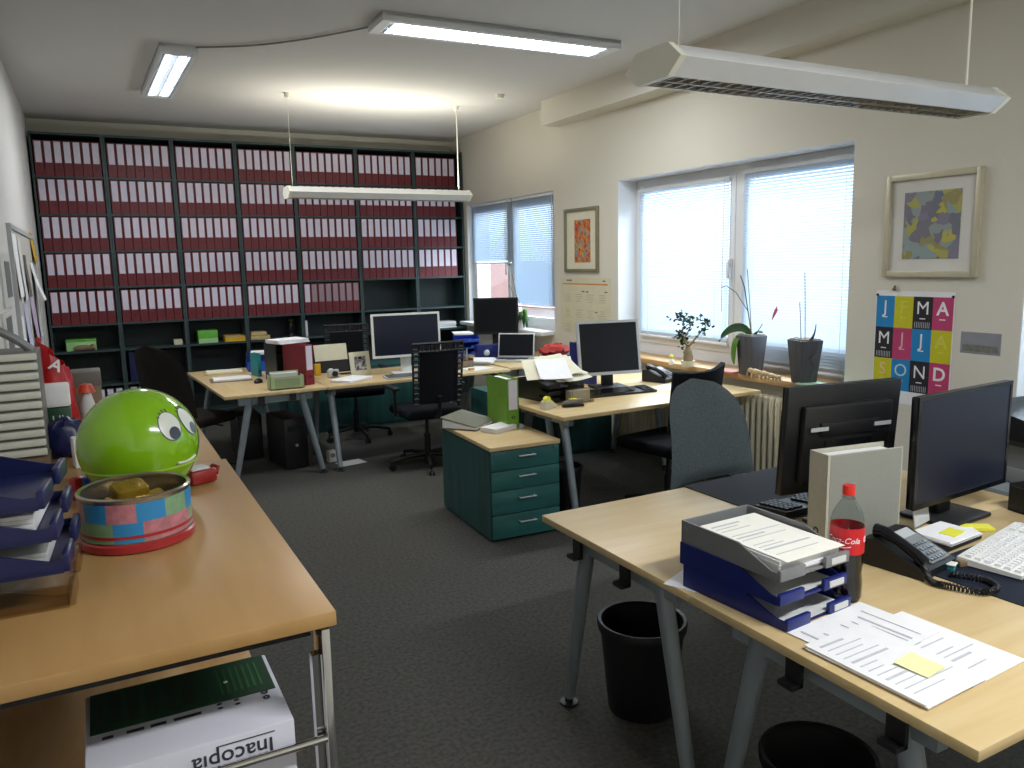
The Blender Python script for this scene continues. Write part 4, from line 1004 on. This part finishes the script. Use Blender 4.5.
P(MB().tube([(.01, .01, .28), (.005, .03, .50), (-.005, .05, .74)], .003, 6), 'stake', BARK, t)
P(MB().tube([(.03, .0, .28), (.06, -.02, .33), (.05, -.05, .36)], .003, 6).tube([(-.05, -.06, .02), (-.07, -.08, .1), (-.05, -.085, .15), (-.08, -.085, .2)], .0022, 5), 'air_root', STEM, t)
t = T('orchid', 'orchid with two bare stakes in a tapered grey pot, nearest sill end', 'plant', (4.09, 3.615, ZS), -15)
square_pot(t, .285, .165, .115, POTG)
for dx, h in ((-.03, .53), (.0, .72)): P(MB().tube([(dx, 0, .28), (dx-.002, .01, (.28+h)/2), (dx-.006, .02, h)], .003, 6), 'stake', BARK, t)
leaf_path([(0, -.03, .28), (0, -.06, .30), (-.005, -.10, .345), (-.01, -.125, .40)], .026, mat('leaf_maroon', '43303a', .5, noise=(12, .2)), t, side=Vector((.3, .7, -.5)))
P(MB().tube([(-.03, -.03, .28), (-.09, -.04, .31), (-.15, -.04, .29)], .0025, 5).tube([(.0, -.075, .05), (.02, -.082, .12), (-.02, -.086, .17), (.03, -.088, .22)], .0022, 5), 'air_root', STEM, t)
t = T('bonsai', 'small bonsai with thick trunk and loose dark leaves on the sill', 'plant', (4.02, 4.68, ZS), 0)
P(MB().lathe([(0, 0), (.045, 0), (.055, .045), (.05, .045), (.04, .04), (0, .04)], n=20), 'pot', CREAMP, t)
P(MB().tube([(0, 0, .03), (.004, 0, .07), (0, 0, .12), (0, .0, .16)], [.035, .04, .03, .016], 10), 'trunk', BARK, t)
br = MB(); br.tube([(0, 0, .14), (0, .05, .21), (0, .07, .30)], [.008, .006, .003], 6).tube([(0, 0, .14), (.0, -.08, .22), (0, -.17, .30), (0, -.22, .35)], [.008, .006, .004, .002], 6).tube([(0, .05, .21), (0, -.02, .30), (.0, -.06, .36)], [.005, .004, .002], 6)
P(br, 'branches', BARK, t)
random.seed(21); lf = MB()
for (cy, cz, n, s) in ((.08, .36, 46, .05), (.06, .24, 60, .045), (-.04, .36, 22, .05), (-.13, .36, 18, .05), (-.21, .34, 18, .04), (-.16, .28, 12, .03), (.03, .17, 16, .04)):
    for k in range(n):
        p = Vector((random.gauss(0, s*.7), cy+random.gauss(0, s*.6), cz+random.gauss(0, s*.55)))
        a = Vector((random.uniform(-1, 1), random.uniform(-1, 1), random.uniform(-1, 1))).normalized(); b = a.cross(Vector((.3, .5, .8))).normalized()
        L = random.uniform(.028, .044); W = L*.36
        lf.face([p, p+a*L*.5+b*W, p+a*L, p+a*L*.5-b*W])
P(lf, 'foliage', PLANTD, t)
t = T('figurine', 'tiny white and green figurine left of the bonsai', 'figurine', (3.99, 4.84, ZS), -90)
P(MB().lathe([(0, 0), (.018, 0), (.02, .03), (.012, .045), (0, .05)], n=14), 'body', PAPER, t); P(MB().ball((0, 0, .062), .017, 12), 'head', YELN, t)
def elephant(label, y, s):
    t = T('elephant_figurine', label, 'figurine', (3.985, y, ZS), -62, 'carved elephants on the window sill')
    m = MB().ball((0, 0, .055*s), (.038*s, .024*s, .028*s), 14).ball((-.042*s, 0, .068*s), (.02*s, .018*s, .02*s), 12)
    for sx in (-.022, .022):
        for sy in (-.011, .011): m.cyl((sx*s, sy*s, 0), (sx*s, sy*s, .05*s), .010*s, .012*s, 10)
    P(m, 'body', ELEPH, t)
    P(MB().tube([(-.058*s, 0, .066*s), (-.068*s, 0, .045*s), (-.066*s, 0, .02*s), (-.075*s, 0, .012*s)], [.009*s, .007*s, .005*s, .004*s], 8), 'trunk', ELEPH, t)
    for sy in (-1, 1): P(MB().ball((-.034*s, sy*.02*s, .066*s), (.014*s, .004*s, .018*s), 10), 'ear', ELEPH, t)
for k, (y, s) in enumerate(((3.945, .80), (3.867, .72), (3.798, .64), (3.737, .56))):
    elephant(['largest carved elephant beside the leafy orchid pot', 'second carved elephant from the leafy orchid', 'third carved elephant from the leafy orchid', 'smallest carved elephant beside the staked orchid'][k], y, s)
one(MB().box((0, 0, .005), (.16, .40, .010), bev=.002), 'folder', mat('mint_card', '9fc0a0', .6, noise=(9, .05)), 'mint green folder at the near end of the sill', 'folder', (4.08, 3.42-.02, ZS), 4)
one(MB().box((0, 0, .006), (.12, .16, .012), bev=.002), 'booklet', mat('pink_card', 'c98a86', .6, noise=(9, .1)), 'pinkish booklet lying left of the leafy orchid', 'booklet', (4.06, 4.27, ZS), 4)
t = T('hanging_ornament', 'red glass bird ornament hanging before the right blind', 'ornament', (4.20, 3.98, 1.245))
P(MB().tube([(0, .03, -.05), (0, .01, -.01), (0, -.005, .02), (0, -.012, .045)], [.003, .010, .012, .004], 8), 'body', mat('ornament_red', 'b8505a', .4, noise=(9, .1)), t)
P(MB().cyl((0, -.012, .045), (0, -.012, .32), .0006, n=4), 'thread', GREYP, t)
# far window plant and books
t = T('potted_plant', 'drooping green plant in the corner beside the black square monitor', 'plant', (4.06, 7.45, .921), 0)
P(MB().lathe([(0, 0), (.05, 0), (.065, .10), (.058, .10), (.045, .09), (0, .09)], n=20), 'pot', WHITEP, t)
random.seed(9)
for k in range(22):
    a = k*2*PI/22; r = random.uniform(.09, .16); c_, s_ = math.cos(a)*.6, math.sin(a); zt = random.uniform(.15, .22); zd = random.uniform(.0, .15)
    leaf_path([(0, 0, .09), (c_*r*.35, s_*r*.35, zt*.8), (c_*r*.75, s_*r*.75, zt), (c_*r, s_*r, zd)], .022, PLANTD if k % 3 else PLANT, t, side=Vector((-s_, c_, .2)))
P(MB().tube([(0, 0, .09), (.0, .06, .3), (0, .13, .50), (0, .15, .58)], .005, 6).tube([(0, 0, .09), (0, .0, .28), (0, .24, .46)], .004, 6), 'stake', BARK, t)
for k in range(4): one(MB().box((0, 0, .012), (.20, .16, .022), bev=.002), 'book', [DKMET, CREAMP, BLACKP, GREYP][k], ['bottom grey book of the pile below the drooping plant', 'cream book of the pile below the drooping plant', 'black book of the pile below the drooping plant', 'topmost grey book of the pile below the drooping plant'][k], 'book', (3.93, 7.55, ZE+.001+.024*k), 4*k-5, 'books piled in the window corner')

# ------------------------------------------------------------------ left wall pinboard
t = T('pinboard', 'notice board crowded with papers on the left wall', 'notice board', (XL, 6.80, 1.46), 90)
P(MB().box((0, -.008, 0), (2.2, .014, .92)), 'board', mat('board_grey', 'b9b7b0', .7, noise=(9, .06)), t)
b = MB()
for s in (-1, 1): b.box((s*1.1, -.012, 0), (.03, .024, .95)); b.box((0, -.012, s*.46), (2.2, .024, .03))
P(b, 'frame', SILVP, t)
random.seed(4)
for k, (x, z, w, h, m_, st) in enumerate(((-.86, .22, .3, .40, PAPER, .03), (-.5, .2, .22, .42, PAPERG, .035), (-.55, -.2, .3, .36, mat('paper_blue', 'b9bcd8', .8, noise=(20, .08)), .04), (-.1, .15, .24, .3, mat('paper_photo', '6c645c', .6, noise=(25, .6)), .04), (.1, -.15, .3, .32, mat('paper_lilac', 'b9a4c6', .8, noise=(20, .1)), .05), (.62, .10, .34, .30, PAPER, .16), (.2, -.34, .25, .22, mat('paper_mixed', 'a88a78', .7, noise=(30, .5)), .04), (.92, .38, .34, .24, YELL, .05), (.75, -.1, .3, .5, PAPERG, .03), (-.95, -.25, .2, .3, PAPER, .03))):
    P(MB().grid(lambda u, v: Vector(((u-.5)*w, -.017-st*.45*(1-v)**1.5, (v-.5)*h)), 3, 8).solid(.001), 'pinned_sheet', m_, t, (x, 0, z))
for k, (y, z) in enumerate(((5.25, 1.6), (5.0, 1.3))):
    t = T('poster', ['framed white notice at the left picture edge, upper', 'white notice at the left picture edge, lower'][k], 'poster', (XL, y, z), 90)
    P(MB().box((0, -.006, 0), (.55 if k == 0 else .5, .010, .3 if k == 0 else .26)), 'sheet', WHITEP, t)
    P(MB().box((.05, -.0125, 0), (.3, .002, .2)), 'print', GREYP, t)

# ------------------------------------------------------------------ counter on the left with things on it
ZT = 1.088
def counter(label, y0, y1, x1, near):
    t = T('counter_table', label, 'counter', ((-.36+x1)/2, (y0+y1)/2, 0), 0, 'maple counters along the left wall')
    w, d = x1+.36, y1-y0
    P(MB().box((0, 0, ZT-.0125), (w, d, .025), bev=.002), 'worktop', MAPLE_C, t)
    P(MB().box((0, 0, ZT-.043), (w-.06, d-.12, .036)), 'apron', BLACKP, t)
    for sx in (-1, 1):
        for sy in (-1, 1):
            P(MB().box((sx*(w/2-.018), sy*(d/2-.034), (ZT-.03)/2), (.014, .060, ZT-.03), bev=.002).box((sx*(w/2-.018)-sx*.014, sy*(d/2-.034), (ZT-.08)/2), (.012, .02, ZT-.08)), 'leg', CHROME, t)
    for sy in (-1, 1): P(MB().cyl((-w/2+.02, sy*(d/2-.012), .865), (w/2-.02, sy*(d/2-.012), .865), .007, n=12), 'rail', CHROME, t)
    P(MB().box((0, 0, .64), (w-.05, d-.06, .018)), 'lower_shelf', SILLW, t)
    P(MB().box((-w/2+.02, 0, .85), (.012, d-.10, .40)), 'rear_panel', mat('counter_back_wood', '9a6a44', .5, streak=((20, 2, 20), '8a5c38', 1)), t)
    return t
counter('near maple counter along the left wall, chrome leg at its corner', 1.195, 2.368, .302, True)
counter('far maple counter continuing along the left wall', 2.372, 3.40, .290, False)
# paper carton
t = T('paper_carton', 'white copy paper carton with dark green label on the counter shelf', 'carton', (.078, 1.352, .65), 0)
P(MB().box((0, 0, .127), (.305, .25, .254), bev=.004), 'carton', CARTON, t)
g = P(MB().box((0, .055, .2545), (.290, .135, .0015)), 'green_label', DKGREEN, t)
q = MB()
for k in range(7): q.box((.06+.011*(k % 7), .055, .2556), (.004, .09, .0006))
P(q, 'label_stripes', mat('label_green2', '2a7038', .5, noise=(30, .2)), g)
q = MB()
for k in range(6): q.box((-.135+.028*k, .055, .2556), (.018, .105, .0006))
P(q, 'label_tabs', mat('label_green3', '26382c', .5, noise=(30, .2)), g)
P(MB().box((.07, .05, .2558), (.007, .007, .0006)), 'label_mark', PAPER, g)
q = MB(); random.seed(2)
for x in (-.12, -.085, -.075, -.05, -.042, -.015, .0, .012): q.box((x, -.03, .2546), (.016, .008, .0008))
for x in (.05, .078):
    for y in (-.018, -.032): q.ball((x, y, .2545), (.005, .0035, .0008), 8)
for y in (-.018, -.036): q.lathe([(.003, 0), (.006, 0), (.006, .001), (.003, .001)], (.125, y, .2545), 10)
P(q, 'printed_symbols', INKD, t)
m = text_mb('Inacopia', .038, 0, .0004, bold=.0003); m.xf(Matrix.Translation((.055, -.1256, .222)) @ Matrix.Rotation(PI, 4, 'Y') @ RXZ); P(m, 'lettering', INKD, t)
m = text_mb('office', .030, 0, .0004); m.xf(Matrix.Translation((-.075, -.1256, .218)) @ Matrix.Rotation(PI, 4, 'Y') @ RXZ); P(m, 'lettering', INKD, t)
P(MB().box((.075, -.1258, .243), (.09, .0008, .0016)), 'rule', INKD, t)
# green ball container with a face
BR = .1345
t = T('ball_container', 'round lime green container with painted eyes and mouth', 'container', (.068, 2.05, ZT+.002), 0)
BC = Vector((0, 0, .137))
def sph(m):   # slightly squashed ball
    return m
prof = [(0, .0), (.055, .0), (.075, .012)]
for k in range(3, 40):
    a = -PI/2+PI*k/40; prof.append((BR*math.cos(a), BC.z+BR*.985*math.sin(a)))
prof.append((0, BC.z+BR*.985))
prof = [p for p in prof if not (p[1] < .012 and p[0] > .076)]
P(MB().lathe(prof, n=64), 'shell', LIME, t)
sz = BC.z-.045; rr = BR*math.sqrt(1-(.045/BR)**2)
P(MB().lathe([(rr-.002, sz-.0025), (rr+.0018, sz-.002), (rr+.0018, sz+.002), (rr-.002, sz+.0025)], n=64), 'seam', LIMED, t)
# face frame: direction the face looks (towards +x and a bit to the viewer)
FD = Vector((.71, -.70, .07)).normalized(); FU = (Vector((0, 0, 1))-FD*FD.z).normalized(); FRt = FU.cross(FD).normalized()
def onball(u, v, lift):
    d = (FD+FRt*u+FU*v).normalized(); return Vector((BC.x+d.x*(BR+lift), BC.y+d.y*(BR+lift), BC.z+d.z*(BR*.985+lift)))
def disc(cu, cv, ru, rv, lift, tilt=0, n=28):
    mb = MB(); c, s_ = math.cos(tilt), math.sin(tilt)
    def pt(rad, th):
        a, b = ru*rad*math.cos(th), rv*rad*math.sin(th); return onball(cu+a*c-b*s_, cv+a*s_+b*c, lift)
    rings = [[mb.bm.verts.new(pt(r/4, 2*PI*k/n)) for k in range(n)] for r in range(1, 5)]
    ce = mb.bm.verts.new(onball(cu, cv, lift))
    for k in range(n): mb.bm.faces.new((ce, rings[0][k], rings[0][(k+1) % n]))
    for A, B in zip(rings, rings[1:]):
        for k in range(n): mb.bm.faces.new((A[k], B[k], B[(k+1) % n], A[(k+1) % n]))
    return mb
for cu in (-.25, .27):
    P(disc(cu, .41, .245, .335, .0007, .12), 'eye_outline', PUPIL, t)
    e = P(disc(cu, .41, .222, .312, .0013, .12), 'eye', EYEW, t)
    P(disc(cu+.05, .22, .115, .12, .0020), 'pupil', PUPIL, e)
    ls = MB()
    for k in range(4):
        a = math.radians(70+22*k); p0 = (cu+.22*math.cos(a), .41+.315*math.sin(a)); p1 = (cu+.27*math.cos(a+.1), .41+.42*math.sin(a+.1))
        ls.tube([onball(*p0, .001), onball((p0[0]+p1[0])/2, (p0[1]+p1[1])/2, .001), onball(*p1, .001)], .0013, 5)
    P(ls, 'lashes', PUPIL, e)
P(MB().tube([onball(-.20+.5*k/12, -.36-.03*math.sin(k/12*PI)*(1 if k else 1)+.03*k/12, .0005) for k in range(13)], .0035, 6), 'mouth', EYEW, t)
P(MB().tube([onball(-.24+.56*k/12, -.385+.03*k/12, .0006) for k in range(13)], .0012, 6), 'mouth_line', PUPIL, t)
# patchwork tin
t = T('biscuit_tin', 'open round tin with blue and pink patchwork print', 'tin', (.041, 1.755, ZT+.001), 0)
R0, H0 = .105, .108
P(MB().lathe([(0, .003), (R0-.003, .003), (R0-.003, H0), (R0, H0), (R0, .004), (0, .0)], n=56), 'wall', TINM, t)
P(MB().lathe([(R0-.005, H0-.004), (R0-.006, H0+.001), (R0-.001, H0+.004), (R0+.003, H0+.001), (R0+.002, H0-.006)], n=56), 'rolled_rim', TINM, t)
P(MB().lathe([(R0+.0, .0), (R0+.005, .002), (R0+.006, .016), (R0+.001, .019)], n=56), 'base_rim', REDTIN, t)
pm = [BLUEP, PINKP, BLUEP, SAGEP, BLUEP, PINKP, SAGEP, BLUEP, PINKP, BLUEP, SAGEP, PINKP]
pm2 = [SAGEP, BLUEP, PINKP, PINKP, SAGEP, BLUEP, PINKP, SAGEP, BLUEP, PINKP, BLUEP, SAGEP]
NP = 12
for r_, (za, zb_) in enumerate(((.062, .100), (.022, .062))):
    for k in range(NP):
        a0 = math.radians(-152)+k*2*PI/NP+(.10 if r_ else 0)
        P(MB().lathe([(R0+.0009, za), (R0+.0013, za), (R0+.0013, zb_), (R0+.0009, zb_)], (0, 0, 0), 5, a0, a0+2*PI/NP), 'patch', (pm2 if r_ else pm)[k], t)
P(MB().lathe([(R0+.0012, .030), (R0+.0020, .030), (R0+.0020, .036), (R0+.0012, .036)], n=56), 'red_stripe', REDTIN, t)
random.seed(8); m = MB()
for k in range(16):
    a = random.uniform(0, 2*PI); rd = random.uniform(0, .065)
    m.box((rd*math.cos(a), rd*math.sin(a), .066+random.uniform(0, .012)), (.045, .03, .02), rz=a, rx=random.uniform(-.6, .6), bev=.006)
m.box((-.01, .01, .098), (.07, .05, .035), rz=.4, rx=.35, bev=.012)
P(m, 'wrapped_sweets', GOLD, t)
# little red thing right of the ball
t = T('trinket_box', 'small red lacquer box with white top right of the green ball', 'box', (.205, 2.135, ZT+.001), 20)
P(MB().box((0, 0, .018), (.07, .06, .036), bev=.008), 'body', mat('lacquer_red', '98201e', .25, noise=(9, .2)), t); P(MB().box((-.005, 0, .039), (.05, .045, .006), bev=.003), 'top', PAPERG, t); P(MB().tube([(.034, -.024, .02), (.044, -.015, .034), (.044, .015, .034), (.034, .024, .02)], .005, 8), 'handle', mat('lacquer_red', '98201e'), t)
t = T('sweet_packet', 'small red and blue sweet packet left of the green ball', 'packet', (-.072, 2.12, ZT+.001), 35)
P(MB().box((0, 0, .03), (.035, .03, .06), bev=.01), 'red_wrap', REDB, t); P(MB().box((.012, -.012, .035), (.02, .02, .045), bev=.006), 'blue_wrap', BLUE, t, None, None)
# clear base tray with navy trays above
def left_tray(label, z, m_, x, y, rz): return letter_tray(label, (x, y, z), rz, m_, .25, .33, .055, lab=False)
left_tray('clear plastic letter tray at the bottom of the left stack', ZT+.001, CLEARP, -.24, 1.565, 88)
left_tray('lowest navy letter tray of the left stack', ZT+.062, NAVYD, -.24, 1.565, 87)
left_tray('middle navy letter tray of the left stack', ZT+.118, NAVYD, -.25, 1.567, 86)
left_tray('top navy letter tray of the left stack', ZT+.174, NAVYD, -.258, 1.568, 84)
papers('paper_pile', 'white papers in the lowest navy tray on the counter', (-.24, 1.565, ZT+.070), 87, 4, .20, .28, PAPERG, .006, .003)
papers('paper_pile', 'white papers in the middle navy tray on the counter', (-.25, 1.567, ZT+.126), 86, 5, .20, .28, PAPER, .007, .003)
# ribbed drawer tower with handle
t = T('ribbed_case', 'grey-white ribbed case with carrying handle at the left edge', 'case', (-.25, 2.62, ZT+.001), 0)
P(MB().box((0, 0, .165), (.20, .20, .33), bev=.004), 'case', mat('rib_grey', '6a6a64', .45, noise=(9, .05)), t)
q = MB()
for k in range(11): q.box((0, -.104, .052+.0268*k), (.200, .016, .019), bev=.004)
P(q, 'ribs', mat('rib_light', 'c9cabf', .45, noise=(9, .05)), t)
P(MB().tube([(.085, 0, .33), (.045, 0, .365), (.0, 0, .395), (-.06, 0, .395), (-.09, 0, .33)], .012, 8), 'handle', GREYP, t)
P(MB().box((0, 0, .018), (.206, .216, .036)), 'base', BROWNC, t)
# bags
t = T('carrier_bag', 'red bag with white print and a white and green pack inside', 'bag', (-.13, 2.85, ZT+.001), 0)
def bagf(u, v):
    a = u*2*PI; w, d = .055+.006*math.sin(5*a+3*v), .05; k = 1-.35*v**3
    return Vector((w*math.cos(a)*k+.006*math.sin(7*a+v*9), d*math.sin(a)*k, .30*v-.05*v*v*math.cos(a)))
P(MB().grid(bagf, 40, 12).solid(.001), 'bag', REDB, t)
q = text_mb('A', .05, 0, .0004, bold=.001); q.xf(Matrix.Translation((.012, -.060, .262)) @ Matrix.Rotation(.5, 4, 'Y') @ RXZ); P(q, 'lettering', PAPER, t)
t = T('package', 'white and dark green packet in front of the red bag', 'packet', (-.125, 2.76, ZT+.001), 0)
P(MB().box((0, 0, .175), (.075, .03, .075), bev=.008), 'white_top', PAPER, t)
gp = P(MB().box((0, 0, .070), (.072, .03, .135), bev=.006), 'green_panel', DKGREEN, t)
q = text_mb('UI', .035, 0, .0004); q.xf(Matrix.Translation((0, -.0165, .10)) @ RXZ); P(q, 'lettering', PAPERG, gp)
t = T('plastic_bag', 'crumpled navy blue bag below the white and green packet', 'bag', (-.105, 2.66, ZT+.001), 0)
m = MB().ball((0, 0, .055), (.062, .045, .062), 22)
random.seed(6)
for v in m.bm.verts: v.co = Vector((v.co.x+random.uniform(-.007, .007), v.co.y+random.uniform(-.006, .006), max(0, v.co.z+random.uniform(-.007, .007))))
P(m, 'bag', NAVYD, t)
t = T('document_box', 'brown-grey box behind the green ball', 'box', (-.045, 3.05, ZT+.001), 0)
P(MB().box((0, 0, .10), (.09, .12, .20), bev=.006), 'body', BROWNC, t); P(MB().box((0, 0, .188), (.094, .124, .05), bev=.006), 'lid', mat('lid_grey', '66625c', .6, noise=(9, .1)), t)
t = T('glue_bottle', 'white bottle with an orange cap left of the brown box', 'bottle', (-.045, 2.88, ZT+.001), 0)
P(MB().lathe([(0, 0), (.02, 0), (.022, .12), (.012, .16), (0, .16)], n=16), 'bottle', PAPERG, t); P(MB().lathe([(.022, .158), (.028, .16), (.018, .185), (0, .19)], n=16), 'cap', mat('cap_orange', 'c0452a', .4, noise=(9, .1)), t)
simple_box('small_box', PAPER, (-.068, 2.50, ZT+.001), (.04, .05, .085), 'little white carton behind the sweet packet', 'box', 10)

# ------------------------------------------------------------------ camera
cd = bpy.data.cameras.new('camera'); cam = bpy.data.objects.new('camera', cd); COL.objects.link(cam)
F, yaw, pitch, roll = 784.286, math.radians(27.8919), math.radians(8.8891), math.radians(1.2338)
cd.sensor_width = 36; cd.lens = F/1024*36; cd.clip_start = .05
fwd = Vector((math.sin(yaw)*math.cos(pitch), math.cos(yaw)*math.cos(pitch), -math.sin(pitch)))
rt = Vector((math.cos(yaw), -math.sin(yaw), 0)); dn = fwd.cross(rt)
r2 = rt*math.cos(roll)+dn*math.sin(roll); d2 = dn*math.cos(roll)-rt*math.sin(roll)
M = Matrix((r2, -d2, -fwd)).transposed().to_4x4(); M.translation = (0, 0, 1.64)
cam.matrix_world = M; SC.camera = cam
SC.view_settings.view_transform = 'Standard'; SC.view_settings.look = 'None'; SC.view_settings.exposure = 0.0
SC.cycles.use_denoising = True; SC.cycles.max_bounces = 8; SC.cycles.sample_clamp_indirect = 6
